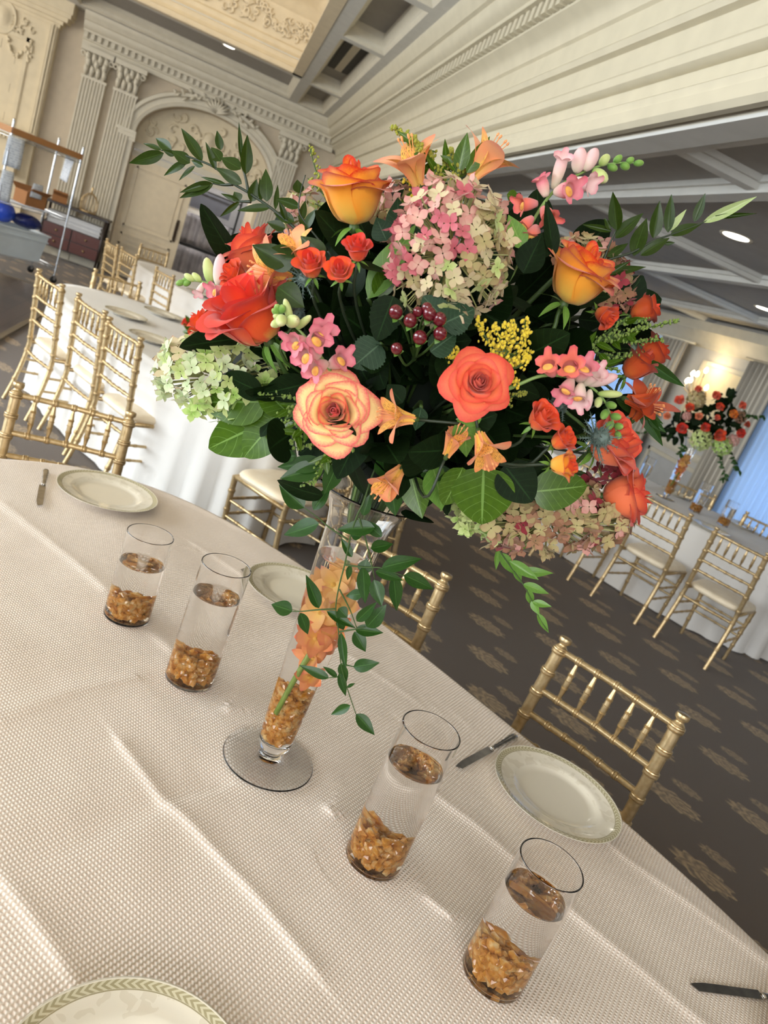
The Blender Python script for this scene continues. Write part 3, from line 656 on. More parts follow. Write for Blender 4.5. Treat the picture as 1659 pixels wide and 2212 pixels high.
def build_chair():
    c = empty('ballroom_chair')
    g = M['gold']
    for s in (-1, 1):
        path = [(s * zx(z), zy(z), z) for z in (0, .06, .12, .18, .24, .30, .36, .42, .50, .58, .66, .74, .82, .878)]
        mobj('back_post', turned(path, .0135, .0185, (.18, .42, .52, .645, .735, .825, .905, .985), 12, fin=True).mesh('back_post', True, 50), g, c)
        mobj('front_leg', turned([(s * .175, .175, 0), (s * .19, .19, .43)], .012, .0165, (.3, .55, .8), 12).mesh('front_leg', True, 50), g, c)
    def rail(z, dz=0, r=.0098, k=(.2, .35, .5, .65, .8), nm='back_rail'):
        mobj(nm, turned([(-zx(z), zy(z), z), (0, zy(z) - .012, z), (zx(z), zy(z), z)], r, r, k, 10, knob=1.3).mesh(nm, True, 50), g, c)
    rail(.868, k=(.17, .335, .5, .665, .83), nm='top_rail'); rail(.735, k=(.17, .335, .5, .665, .83)); rail(.655); rail(.575); rail(.36, nm='rear_stretcher')
    for k in range(5):
        x = (k - 2) / 2.0 * .122
        zt, zb = .862, .741; off = -.012 * (1 - abs(x) / .18)
        mobj('spindle', spindle((x, zy(zb) + off, zb), (x, zy(zt) + off, zt), .0088).mesh('spindle', True, 50), g, c)
    for s in (-1, 1):
        mobj('seat_rail', MB().tube([(s * .196, -.205, .425), (s * .19, .185, .425)], .013, 10).mesh('seat_rail', True), g, c)
        for z1, z2 in ((.30, .29), (.21, .20)): mobj('side_stretcher', turned([(s * zx(z1), zy(z1), z1), (s * .184, .18, z2)], .0085, .0085, (.25, .5, .75), 8).mesh('side_stretcher', True, 50), g, c)
    mobj('seat_rail', MB().tube([(-.19, .188, .425), (.19, .188, .425)], .013, 10).mesh('seat_rail', True), g, c)
    for z in (.30, .21): mobj('front_stretcher', turned([(-.183, .183, z), (.183, .183, z)], .0085, .0085, (.25, .5, .75), 8).mesh('front_stretcher', True, 50), g, c)
    # cushion: rounded square pad with piping
    rr = []; n = 48
    def sq(j, k, e=5.0):
        a = 2 * math.pi * j / n; x, y = math.cos(a), math.sin(a); f = (abs(x) ** e + abs(y) ** e) ** (-1 / e); w = .205 + .012 * (y * f)
        return (x * f * w * k, y * f * .2 * k - .005)
    for k, z in ((.0, .432), (.93, .432), (.985, .438), (1.0, .449), (1.012, .452), (1.0, .456), (.985, .466), (.94, .475), (.80, .481), (.5, .485), (.0, .487)):
        rr.append([(*sq(j, max(k, .002)), z) for j in range(n)])
    mobj('cushion', MB().rings(rr).mesh('cushion', True), M['cushion'], c)
    return c
CH0 = build_chair(); _used = [False]
def chair_at(p1, p2, side, lab, grp, back=.245, center=None, rot=None):
    """p1, p2: the two post tops on the plan; side: a plan point the chair faces"""
    if center is None:
        a, b = Vector((p1[0], p1[1], 0)), Vector((p2[0], p2[1], 0)); d = (b - a).normalized(); f = Vector((-d.y, d.x, 0)); mid = (a + b) / 2
        if (Vector((side[0], side[1], 0)) - mid).dot(f) < 0: f = -f
        loc = mid + f * back; rz = math.atan2(f.y, f.x) - math.pi / 2
    else: loc = Vector((center[0], center[1], 0)); rz = rot
    if not _used[0]: o = CH0; _used[0] = True
    else: o = dup(CH0)
    o.matrix_basis = Matrix.Translation((loc.x, loc.y, 0.001)) @ Matrix.Rotation(rz, 4, 'Z')
    tag(o, lab, 'chair', grp); return o
g1, g2, g3, g4 = 'gold chairs at the near table', 'gold chairs at the left table', 'gold chairs at the farthest table', 'gold chairs at the right table'
chair_at((1.22, 1.73), (1.46, 1.41), TC, 'gold ballroom chair whose back stands behind the lower right plate', g1)
chair_at((.92, 1.97), (.645, 2.205), TC, 'gold ballroom chair half hidden by the hanging vine behind the vase', g1)
chair_at((-.47, 2.66), (-.11, 2.71), (.0, 1.5), 'gold ballroom chair at the near table end, behind the upper left plate', g1)
LTC = (.09, 5.31)
chair_at((-.98, 5.40), (-.79, 5.11), LTC, 'gold ballroom chair of the left row of three, nearest the dance floor', g2)
chair_at((-.665, 4.97), (-.465, 4.66), LTC, 'middle gold ballroom chair of the row of three at the left table', g2)
chair_at((-.42, 4.50), (-.215, 4.19), LTC, 'gold ballroom chair of the row of three nearest the green hydrangea', g2)
chair_at((-.77, 6.45), (-.48, 6.60), (-.4, 5.5), 'gold ballroom chair facing the camera across the far end of the left table', g2)
chair_at(None, None, None, 'gold ballroom chair with pale cushion seen between left tablecloth and vase', g2, center=(.70, 3.80), rot=R(40))
chair_at(None, None, None, 'gold ballroom chair mostly hidden behind the glass vase', g2, center=(1.26, 4.12), rot=R(80))
FTC = (.25, 9.15)
chair_at((-1.13, 9.62), (-.98, 9.30), FTC, 'pale gold chair standing highest at upper left, beside the dark dresser', g3)
chair_at((-.92, 9.25), (-.73, 8.94), FTC, 'gold chair second along the side of the farthest table', g3)
chair_at((-.47, 8.45), (-.28, 8.14), FTC, 'gold chair third along the farthest table, nearest the bouquet', g3)
chair_at((-.86, 10.74), (-.52, 10.88), (-.3, 9.5), 'gold chair at the end of the farthest table with its back to the door', g3)
RTC = (4.30, 5.62)
def by_feet(f1, f2, lab, grp, side):
    a, b = Vector((*f1, 0)), Vector((*f2, 0)); d = (b - a).normalized(); f = Vector((-d.y, d.x, 0)); mid = (a + b) / 2
    if (Vector((side[0], side[1], 0)) - mid).dot(f) < 0: f = -f
    c = mid + f * .29; chair_at(None, None, None, lab, grp, center=(c.x, c.y), rot=math.atan2(f.y, f.x) - math.pi / 2)
by_feet((3.39, 4.70), (3.60, 4.35), 'gold chair at the right table, left one of the pair seen whole', g4, RTC)
by_feet((3.67, 4.20), (3.89, 3.85), 'gold chair at the right table nearest the right picture edge, seen whole', g4, RTC)
by_feet((3.08, 5.26), (3.29, 4.91), 'gold chair at the right table whose legs show below the antique hydrangea', g4, RTC)
chair_at((4.62, 5.98), (4.92, 5.79), RTC, 'gold chair back across the right table, beside the far bouquet vase', g4)
chair_at((5.02, 5.44), (5.24, 5.14), RTC, 'gold chair back across the right table close to the right edge', g4)
chair_at((4.12, 6.9), (4.36, 6.6), RTC, 'gold chair across the right table behind the antique hydrangea', g4)
# ================================================================== THE TALL BOUQUET
AXP = Vector((TC[0], TC[1], 0)); HV = Vector((0.292, 0.9565, 0)); DAX = AXP.dot(HV)
MOUTH = Vector((TC[0], TC[1], 1.285)); CORE = Vector((TC[0], TC[1], 1.50))
def bq(x, y, off=None):
    """a point seen at pixel x,y and `off` metres nearer than the vase axis (default: on the bouquet's rounded front)"""
    if off is None:
        q = 1 - ((x - 890) / 560) ** 2 - ((y - 745) / 500) ** 2; off = .33 * math.sqrt(max(0, q))
    d = ray(x, y); return CO + d * ((DAX - off) / d.dot(HV))
FWD = CR @ Vector((0, 0, -1))
def px(P, n): return n * (P - CO).dot(FWD) / FPX
def face(dx, dy, dc): return (CR @ Vector((dx, -dy, dc))).normalized()
# ---------- petal and leaf materials
def petal_mat(name, base, mid, edge, rough=.5, e0=.72, streak=None, trans=.22):
    t = NT(name); u, v, _ = t.sep(t.coord('UV')); co = t.coord('Object')
    a = t.math('MULTIPLY', t.math('ABSOLUTE', t.math('SUBTRACT', u, .5)), 2.0)
    ed = t.math('MAXIMUM', v, t.math('MULTIPLY', a, t.math('MULTIPLY_ADD', v, .6, .42)))
    nz = t.noise(26, co, 1.0); ed = t.math('ADD', ed, t.math('MULTIPLY', t.math('SUBTRACT', nz, .5), .09))
    c = t.ramp(ed, [(.15, base), (e0 * .75, mid), (e0 + .06, mid), (1.0, edge)])
    if streak is not None:
        st = t.math('MULTIPLY', t.math('GREATER_THAN', t.noise(5.0, t.mapping(t.coord('UV'), scale=(9, 1.6, 1)), 1.0), .60), t.math('MULTIPLY', t.math('GREATER_THAN', v, .3), t.math('LESS_THAN', v, .86)))
        c = t.mix(st, c, streak)
    t.base(c).p(rough=rough, sheen=.2, spec=.3); t.bump(t.noise(70, t.mapping(t.coord('UV'), scale=(6, 1, 1)), 1.0), .10, .004)
    tl = t.n('BsdfTranslucent'); t.set(tl, 0, c); ms = t.n('MixShader'); ms.inputs[0].default_value = trans
    t.t.links.new(t.b.outputs[0], ms.inputs[1]); t.t.links.new(tl.outputs[0], ms.inputs[2]); t.t.links.new(ms.outputs[0], t.t.nodes['Material Output'].inputs[0]); return t.m
def leaf_mat(name, c0, c1, vein, rough=.3, veins=9.0, trans=.14, vw=.06, spec=.45):
    t = NT(name); u, v, _ = t.sep(t.coord('UV')); a = t.math('ABSOLUTE', t.math('SUBTRACT', u, .5))
    mid = t.math('LESS_THAN', a, .022)
    lat = t.math('LESS_THAN', t.math('FRACT', t.math('MULTIPLY', t.math('SUBTRACT', v, t.math('MULTIPLY', a, .45)), veins)), vw)
    k = t.math('MAXIMUM', mid, t.math('MULTIPLY', lat, .6)); c = t.mix(t.noise(9, t.coord('Object'), 3.0), c0, c1); c = t.mix(t.math('MULTIPLY', k, .75), c, vein)
    t.base(c).p(rough=rough, spec=spec)
    tl = t.n('BsdfTranslucent'); t.set(tl, 0, c); ms = t.n('MixShader'); ms.inputs[0].default_value = trans
    t.t.links.new(t.b.outputs[0], ms.inputs[1]); t.t.links.new(tl.outputs[0], ms.inputs[2]); t.t.links.new(ms.outputs[0], t.t.nodes['Material Output'].inputs[0]); return t.m
PM = {}
PM['yellow'] = petal_mat('yellow_orange_petal', rgb(240, 196, 84), rgb(252, 172, 56), rgb(216, 50, 28), e0=.78)
PM['yellow_in'] = petal_mat('orange_petal', rgb(246, 170, 60), rgb(250, 150, 44), rgb(212, 48, 26), e0=.76)
PM['red'] = petal_mat('red_orange_petal', rgb(250, 184, 80), rgb(244, 96, 40), rgb(216, 48, 34), e0=.5)
PM['red_in'] = petal_mat('deep_red_orange_petal', rgb(246, 124, 54), rgb(240, 84, 40), rgb(216, 48, 36), e0=.5)
PM['cream'] = petal_mat('cream_yellow_petal', rgb(246, 206, 110), rgb(252, 216, 146), rgb(232, 96, 96), e0=.82)
PM['cream_in'] = petal_mat('salmon_petal', rgb(246, 170, 80), rgb(240, 110, 70), rgb(226, 62, 58), e0=.6)
PM['cream_mid'] = petal_mat('apricot_petal', rgb(248, 190, 90), rgb(250, 186, 108), rgb(228, 80, 76), e0=.74)
PM['coral'] = petal_mat('coral_petal', rgb(246, 120, 70), rgb(252, 132, 86), rgb(226, 78, 62))
PM['coral_in'] = petal_mat('coral_heart_petal', rgb(244, 116, 64), rgb(250, 122, 76), rgb(214, 66, 50))
PM['orange'] = petal_mat('vivid_orange_petal', rgb(244, 150, 60), rgb(240, 100, 44), rgb(224, 70, 40))
PM['rust'] = petal_mat('rusty_orange_petal', rgb(220, 110, 50), rgb(206, 84, 38), rgb(176, 56, 34))
PM['peach'] = petal_mat('peach_petal', rgb(250, 196, 110), rgb(246, 164, 112), rgb(232, 122, 84))
PM['peach_streak'] = petal_mat('streaked_peach_petal', rgb(250, 214, 100), rgb(250, 190, 90), rgb(240, 140, 90), streak=rgb(110, 40, 24))
PM['pink'] = petal_mat('pink_snap_petal', rgb(240, 214, 196), rgb(232, 140, 150), rgb(222, 110, 132))
PM['pinkor'] = petal_mat('pink_orange_snap_petal', rgb(238, 150, 150), rgb(240, 124, 104), rgb(232, 100, 110))
PM['palepink'] = petal_mat('pale_pink_snap_petal', rgb(240, 232, 206), rgb(240, 200, 198), rgb(226, 150, 160))
PM['palate'] = petal_mat('yellow_palate', rgb(250, 206, 96), rgb(248, 190, 90), rgb(244, 164, 90))
PM['bud'] = petal_mat('pale_green_bud', rgb(150, 178, 88), rgb(196, 208, 134), rgb(226, 222, 170), trans=.1)
PM['buddeep'] = petal_mat('green_bud', rgb(88, 132, 52), rgb(120, 160, 70), rgb(158, 184, 96), trans=.1)
for n_, a, b, c in (('h_pink', (196, 96, 106), (200, 110, 118), (164, 62, 78)), ('h_rose', (222, 178, 160), (216, 158, 146), (190, 110, 110)), ('h_cream', (208, 196, 150), (210, 192, 154), (186, 140, 120)), ('h_green', (176, 196, 112), (198, 210, 138), (206, 206, 150)),
                    ('h_lime', (150, 190, 84), (188, 214, 126), (206, 218, 150)), ('h_mint', (196, 214, 160), (214, 224, 180), (220, 200, 180)), ('h_brown', (160, 126, 88), (168, 122, 94), (140, 78, 66)), ('h_wine', (140, 44, 56), (150, 50, 60), (104, 26, 40)), ('h_tan', (184, 172, 116), (184, 164, 116), (160, 106, 86))):
    PM[n_] = petal_mat(n_.replace('h_', 'hydrangea_'), rgb(*a), rgb(*b), rgb(*c), .65)
LM = {}
LM['ruscus'] = leaf_mat('ruscus_leaf', rgb(30, 46, 8), rgb(50, 72, 14), rgb(62, 88, 32), .36, 1.0, vw=.0, spec=.28)
LM['vine'] = leaf_mat('vine_leaf', rgb(28, 56, 18), rgb(48, 84, 28), rgb(70, 108, 50), .34, 1.0, vw=.0, spec=.32)
LM['light'] = leaf_mat('light_green_leaf', rgb(84, 128, 48), rgb(112, 152, 62), rgb(140, 174, 90), .4, 6.0)
LM['lemon'] = leaf_mat('lemon_leaf', rgb(50, 80, 8), rgb(76, 108, 14), rgb(124, 160, 80), .32, 7.0)
LM['dark'] = leaf_mat('dark_leaf', rgb(10, 22, 6), rgb(20, 38, 11), rgb(34, 60, 26), .6, 7.0, trans=.05, spec=.1)  # leaf green darkened to carry the bouquet's inner shade in its colour
LM['teal'] = leaf_mat('dusky_green_leaf', rgb(24, 46, 26), rgb(40, 66, 38), rgb(74, 100, 72), .5, 8.0, trans=.06, spec=.16)
LM['pale'] = leaf_mat('pale_leaf', rgb(150, 172, 110), rgb(180, 194, 140), rgb(196, 206, 160), .4, 1.0, vw=0.)
M['stem'] = plain('green_stem', rgb(58, 82, 32), .55); M['stem_dark'] = plain('dark_stem', rgb(40, 52, 34), .5)
# ---------- leaf meshes: unit length along Y, unit width across X
def leaf_mesh(name, wf, bend=.12, fold=.16, nu=6, nv=12, serr=0.0):
    def fn(u, v):
        x = (u - .5) * wf(v); 
        if serr and (u < .01 or u > .99): x *= 1 + serr * (1 if int(v * nv) % 2 else -1)
        return (x, v, -bend * v * v + fold * abs(u - .5) * 2 * wf(v) * .35 + .012 * math.sin(v * 9) * (u - .5))
    return grid_mesh(name, nu, nv, fn)
lan = lambda v: (math.sin(math.pi * min(1, v) ** .78) ** .9) * (1 - .25 * v) * 1.12 if 0 < v < 1 else .03
ova = lambda v: (math.sin(math.pi * v ** .72) ** .62) * 1.02 if 0 < v < 1 else .03
LEAF = [leaf_mesh('narrow_leaf', lan, b, f) for b, f in ((.10, .2), (.22, .1), (-.08, .22))]
BLEAF = [leaf_mesh('broad_leaf', ova, b, f, 8, 16) for b, f in ((.10, .12), (.2, .06), (.05, .16))]
SLEAF = [leaf_mesh('toothed_leaf', ova, .15, .14, 8, 22, .05)]
_r = random.Random(21)
def leaf(parent, inv, b, t_, w, mat, meshes=LEAF, nrm=None, name='leaf', flip=.35):
    b, t_ = Vector(b), Vector(t_); d = t_ - b; L = d.length
    n = nrm if nrm is not None else (CO - b).normalized() + Vector((_r.uniform(-flip, flip), _r.uniform(-flip, flip), _r.uniform(-.1, flip * 1.4)))
    m = Matrix.Translation(b) @ frame(d, n).to_4x4() @ Matrix.Diagonal((w * 1.15, L, L * .8, 1))
    return mobj(name, _r.choice(meshes), mat, parent, inv @ m)
def thing_at(name, P, lab, cat, grp, rot=None):
    e = empty(name, P, rot, lab, cat, grp); return e, e.matrix_world.inverted()
def stem_to(parent, inv, P, d=None, r=.0032, mat=None, n=10):
    """stem from a flower's base P (growing along d) down into the vase mouth"""
    P = Vector(P); d = d or (P - CORE).normalized(); k = (P - CORE).length
    pts = spline([P, P - d * min(.06, k * .4), CORE.lerp(P, .22) + Vector((0, 0, -.07)), MOUTH + Vector(((P.x - MOUTH.x) * .06, (P.y - MOUTH.y) * .06, -.02))], 5)
    mobj('stem', MB().tube([inv @ q for q in pts], r, 7).mesh('stem', True), mat or M['stem'], parent)
# ---------- vase
vz = TZ + .0075
VP = [(.0005, 0), (.05, 0), (.082, 0), (.0852, 0), (.0868, .0002), (.0880, .0008), (.0885, .0017), (.0882, .0026), (.0872, .0033), (.0855, .0037), (.083, .0040), (.078, .0044), (.065, .0053), (.05, .0066), (.038, .0082), (.029, .0104), (.0225, .0135), (.0195, .017), (.0192, .021), (.0215, .0250), (.0255, .0295), (.0300, .036), (.0325, .050), (.0345, .10), (.0375, .18), (.0420, .27), (.0470, .36), (.0500, .42), (.0515, .465), (.0530, .49), (.0575, .515), (.0680, .540), (.0830, .556), (.0980, .564)]
VI = [(.0980, .5665), (.0815, .5592), (.0660, .543), (.0555, .516), (.0508, .49), (.0493, .465), (.0478, .42), (.0448, .36), (.0398, .27), (.0353, .18), (.0323, .10), (.0303, .055), (.026, .046), (.0005, .043)]
WLV = .435
VA = [p for p in VI if p[1] > WLV + .005] + [(.0482, WLV)]; VW = [(.0482, WLV)] + [p for p in VI if p[1] < WLV - .005]
vase = glass_set('trumpet_vase', VP, VA, VW, [(.0482, WLV), (.0475, WLV - .001), (.0455, WLV - .0017), (.042, WLV - .002), (.015, WLV - .002), (.0005, WLV - .002)], 72, (TC[0], TC[1], vz), 'tall clear glass trumpet vase on a round foot', 'clear water filling the tall vase', ('vase', None), None)
def vr(z):
    for (r0, z0), (r1, z1) in zip(VP[20:], VP[21:]):
        if z0 <= z <= z1: return r0 + (r1 - r0) * (z - z0) / (z1 - z0)
    return .03
tag(mobj('amber_crystals', crystals(lambda z: vr(z) - .004, .046, .165, 9, .0105, n=520), M['amber'], None, (TC[0], TC[1], vz)), 'amber gel crystals filling the bottom of the tall vase', 'crystals', None, 'stuff')
# orchids drowned inside the vase
oc = PM['peach']; OP = leaf_mesh('orchid_petal', ova, .18, .1, 6, 8)
PM['orchid'] = petal_mat('orchid_petal_orange', rgb(250, 190, 90), rgb(240, 150, 90), rgb(224, 110, 80)); PM['orchid2'] = petal_mat('orchid_petal_gold', rgb(250, 206, 110), rgb(246, 186, 110), rgb(226, 140, 120))
os_, oinv = thing_at('orchid_stem', Vector((TC[0] - .018, TC[1] - .008, vz + .12)), 'orange orchid spray on a green stem inside the tall vase', 'orchid', None)
op = [Vector((TC[0] - .022, TC[1] - .018, vz + .115)), Vector((TC[0] - .012, TC[1] - .02, vz + .20)), Vector((TC[0] + .004, TC[1] - .01, vz + .29)), Vector((TC[0] + .010, TC[1], vz + .36)), Vector((TC[0] + .006, TC[1], vz + .43))]
mobj('stem', MB().tube([oinv @ q for q in spline(op, 5)], .0048, 8).mesh('stem', True), plain('yellow_green_stem', rgb(120, 142, 46), .5), os_)
for k, (dx, dy, z, s, a, mt) in enumerate(((.012, .008, .265, .030, .7, 'orchid'), (-.012, .010, .315, .030, 2.0, 'orchid'), (.004, .012, .352, .032, 1.1, 'orchid'), (-.014, .006, .378, .030, .4, 'orchid2'), (.010, -.012, .205, .026, .3, 'orchid'), (.004, -.016, .245, .030, 1.0, 'orchid'), (-.004, -.018, .285, .032, .5, 'orchid'), (.016, -.012, .310, .032, 1.4, 'orchid'), (-.010, -.014, .335, .033, .2, 'orchid2'), (.008, -.022, .360, .034, .9, 'orchid2'), (-.006, -.012, .392, .030, 1.7, 'orchid2'), (.014, .004, .400, .030, .1, 'orchid2'))):
    P = Vector((TC[0] + dx, TC[1] + dy, vz + z)); f = face(-.1 + .5 * math.sin(k * 2.2), .1 * math.cos(k), 1); fr = axis_frame(f, a)
    bl = mobj('orchid_bloom', MB().lathe([(.0005, .006), (.004, .004), (.005, 0), (.0005, -.004)], 10).mesh('orchid_column', True), PM['palate'], os_, oinv @ (Matrix.Translation(P) @ fr.to_4x4()))
    for q in range(5):
        m = Matrix.Rotation(q * 2 * math.pi / 5, 4, 'Z') @ Matrix.Rotation(R(8 + 34 * ((q * 7 + k * 3) % 5) / 4), 4, 'X') @ Matrix.Diagonal((s * (1.0 if q % 2 else .74), s * 1.2, s * 1.2, 1)); mobj('petal', OP, PM[mt], bl, m)
# foam ball added to keep the bouquet's heart dark and opaque
fm = MB(); rn = random.Random(4)
fm.rings([[((.105 * math.sin(math.pi * i / 9) + .002) * math.cos(2 * math.pi * j / 20) * (1 + .1 * math.sin(3 * j)), (.105 * math.sin(math.pi * i / 9) + .002) * math.sin(2 * math.pi * j / 20), -.13 * math.cos(math.pi * i / 9)) for j in range(20)] for i in range(10)], True, True, True)
tag(mobj('added_foam_core', fm.mesh('added_foam_core', True), plain('dark_green_foam', rgb(20, 32, 18), .9), None, CORE + Vector((0, 0, -.03))), 'dark green foam ball added to darken the heart of the tall bouquet', 'floral foam')
# ---------- roses
def petal(name, R1, H, span, lip, p=.62, R0=.05, q=1.0, ruf=.02, seed=0, twist=0.0, nu=10, nv=9):
    rn = random.Random(seed); ph = rn.uniform(0, 6)
    def fn(u, v):
        a = (u - .5) * 2; sh = .42 + .58 * math.sin(math.pi / 2 * min(1, v * 1.35)); vv = v * (1 - .23 * abs(a) ** 1.7)
        th = a * span / 2 * sh; r = R0 + (R1 - R0) * vv ** p; z = H * vv ** q
        k = max(0, (vv - .66) / .34); r += lip * k * k + lip * .5 * abs(a) ** 3 * k; z -= lip * .75 * k ** 2.4 + .25 * lip * abs(a) ** 2 * k
        r += ruf * math.sin(4.5 * a + ph) * vv ** 3 * (1 if R1 > .15 else .3) + twist * a * vv
        z += ruf * math.cos(3.3 * a + ph) * vv ** 3
        return (r * math.cos(th), r * math.sin(th), z)
    return grid_mesh(name, nu, nv, fn)
def layers(spec, seed, wob=.5):
    out = []; rn = random.Random(seed); base = 0.0
    for li, (R1, H, n, span, lip, p) in enumerate(spec):
        base += 2.4
        for k in range(n):
            me = petal('rose_petal', R1 * (1 + rn.uniform(-.1, .1) * wob), H * (1 + rn.uniform(-.1, .1) * wob), span * rn.uniform(.88, 1.12), lip * rn.uniform(.7, 1.3), p, .03 + .03 * (R1 > .3), 1.0, (.012 + .045 * R1) * (.5 + wob), rn.random() * 99, rn.uniform(-.10, .16) * min(1, R1) * (.4 + wob))
            out.append((me, base + k * 2 * math.pi / n + rn.uniform(-.3, .3) * (.3 + wob), R1, li))
    return out
OPEN = layers([(.04, .76, 2, 4.2, -.034, .3), (.10, .77, 3, 2.9, -.06, .35), (.17, .76, 3, 2.5, -.05, .4), (.25, .74, 3, 2.4, .04, .45), (.34, .71, 4, 2.1, .06, .45), (.45, .66, 4, 2.0, .09, .5), (.57, .58, 5, 1.8, .13, .55), (.70, .47, 5, 1.75, .18, .6), (.82, .32, 6, 1.7, .22, .75)], 5, .8)
OPEN2 = layers([(.04, .76, 2, 4.2, -.034, .3), (.09, .77, 3, 2.9, -.055, .35), (.16, .75, 3, 2.6, -.05, .4), (.22, .72, 3, 2.5, -.02, .42), (.29, .70, 4, 2.3, .04, .45), (.41, .66, 4, 2.1, .08, .5), (.55, .58, 4, 2.0, .13, .55), (.70, .46, 5, 1.75, .18, .6), (.84, .30, 5, 1.7, .2, .75)], 8, .35)
CUP = layers([(.05, 1.36, 2, 4.0, -.04, .3), (.15, 1.37, 3, 2.8, -.07, .35), (.27, 1.34, 3, 2.5, .04, .36), (.40, 1.32, 3, 2.4, .08, .36), (.53, 1.28, 4, 2.1, .14, .36), (.65, 1.22, 4, 2.1, .22, .36), (.74, 1.10, 5, 1.8, .30, .36)], 9, .9)
SPRAY = layers([(.05, 1.46, 2, 3.8, -.04, .3), (.16, 1.48, 3, 2.7, -.08, .33), (.34, 1.45, 3, 2.5, .06, .34), (.52, 1.38, 4, 2.1, .13, .34), (.68, 1.25, 5, 1.9, .22, .34)], 14, .8)
SEP = leaf_mesh('sepal', lan, .35, .1, 4, 8)
def rose(x, y, rp, f, off, proto, mo, mi, lab, grp='roses in the tall bouquet', inner=4, sep=True, smat=None):
    P = bq(x, y, off); fv = face(*f); s = px(P, rp); fr = axis_frame(fv, _r.uniform(0, 6))
    e = empty('rose', P, fr, lab, 'rose', grp); inv = e.matrix_world.inverted()
    for me, a, R1, li in proto: mobj('petal', me, PM[mi] if li < inner else PM['cream_mid'] if mo == 'cream' and li < inner + 2 else PM[mo], e, Matrix.Rotation(a, 4, 'Z') @ Matrix.Scale(s, 4))
    if sep:
        h = MB().lathe([(.0005, -.20), (.10, -.17), (.13, -.08), (.10, .02), (.05, .06)], 12).mesh('hip', True); mobj('hip', h, smat or M['stem'], e, Matrix.Scale(s, 4))
        for k in range(5): mobj('sepal', SEP, smat or LM['light'], e, Matrix.Rotation(k * 1.257, 4, 'Z') @ Matrix.Translation((0, .08 * s, -.05 * s)) @ Matrix.Rotation(R(_r.uniform(-60, 10)), 4, 'X') @ Matrix.Diagonal((.2 * s, .62 * s, .6 * s, 1)))
    stem_to(e, inv, P - fv * s * .18, fv, .0030 if proto is not SPRAY else .0020, M['stem_dark'] if proto is SPRAY else None); return e
rose(765, 486, 96, (.02, -.90, .42), .16, CUP, 'yellow', 'yellow_in', 'large yellow-orange rose with red edges at the top of the bouquet')
rose(568, 588, 72, (-.42, -.78, .40), .06, CUP, 'coral', 'coral_in', 'coral rose half hidden behind a peach lily at upper left')
rose(578, 732, 108, (-.42, -.66, .60), .20, CUP, 'red', 'red_in', 'big red-orange rose above the green hydrangea')
rose(726, 892, 92, (-.04, .03, 1), .27, OPEN, 'cream', 'cream_in', 'wide open cream rose with pink edges and red heart', inner=3)
rose(1030, 832, 78, (.06, -.05, 1), .30, OPEN2, 'coral', 'coral_in', 'fully open coral rose right of centre')
rose(1220, 652, 92, (.42, -.72, .46), .20, CUP, 'yellow', 'yellow_in', 'yellow rose with orange-red petal edges on the right side')
rose(676, 596, 42, (-.05, -.50, .8), .27, SPRAY, 'orange', 'red_in', 'small orange spray rose, left one of the cluster of three', 'spray roses in the tall bouquet', 3)
rose(772, 562, 38, (.05, -.60, .75), .28, SPRAY, 'red_in', 'red_in', 'small red-orange spray rose, topmost of the cluster of three', 'spray roses in the tall bouquet', 3)
rose(736, 604, 37, (0, -.35, .9), .31, SPRAY, 'orange', 'red_in', 'small orange spray rose, lowest of the cluster of three', 'spray roses in the tall bouquet', 3)
rose(1152, 918, 44, (.42, -.35, .8), .29, SPRAY, 'orange', 'orange', 'small orange spray rose left of the blue thistle', 'spray roses in the tall bouquet', 3)
rose(1194, 962, 36, (.62, -.35, .55), .28, SPRAY, 'orange', 'orange', 'small closed orange spray rose, middle of the lower right trio', 'spray roses in the tall bouquet', 3)
rose(1190, 1003, 40, (.78, .05, .55), .30, SPRAY, 'yellow', 'orange', 'small yellow and orange spray rose lying over the big lower leaf', 'spray roses in the tall bouquet', 3)
rose(470, 718, 44, (-.75, -.5, .3), .08, SPRAY, 'orange', 'orange', 'orange spray rose peeking out left of the big red rose', 'spray roses in the tall bouquet', 3)
rose(1362, 682, 42, (.88, -.35, .2), .05, SPRAY, 'rust', 'orange', 'rusty orange spray rose, highest at the right side', 'spray roses in the tall bouquet', 3)
rose(1372, 772, 48, (.86, -.30, .25), .05, SPRAY, 'rust', 'rust', 'rusty orange spray rose at the far right, below the goldenrod', 'spray roses in the tall bouquet', 3)
rose(1350, 812, 50, (.62, -.62, .40), .08, SPRAY, 'rust', 'rust', 'rusty orange rose tucked under its neighbour at the right side', 'spray roses in the tall bouquet', 3)
rose(1282, 975, 72, (.62, -.25, .62), .19, CUP, 'coral', 'coral_in', 'large coral-red rose behind the thistle at lower right')
rose(1302, 1072, 72, (.88, -.05, .30), .15, CUP, 'coral', 'coral_in', 'coral rose in profile above the antique hydrangea')
rose(528, 612, 40, (-.5, -.3, .6), .10, SPRAY, 'orange', 'orange', 'orange spray rose just above the pink snapdragon at left', 'spray roses in the tall bouquet', 3)
rose(1290, 672, 34, (.5, .5, .5), .12, SPRAY, 'orange', 'orange', 'orange rosebud below the yellow rose on the right', 'spray roses in the tall bouquet', 3)
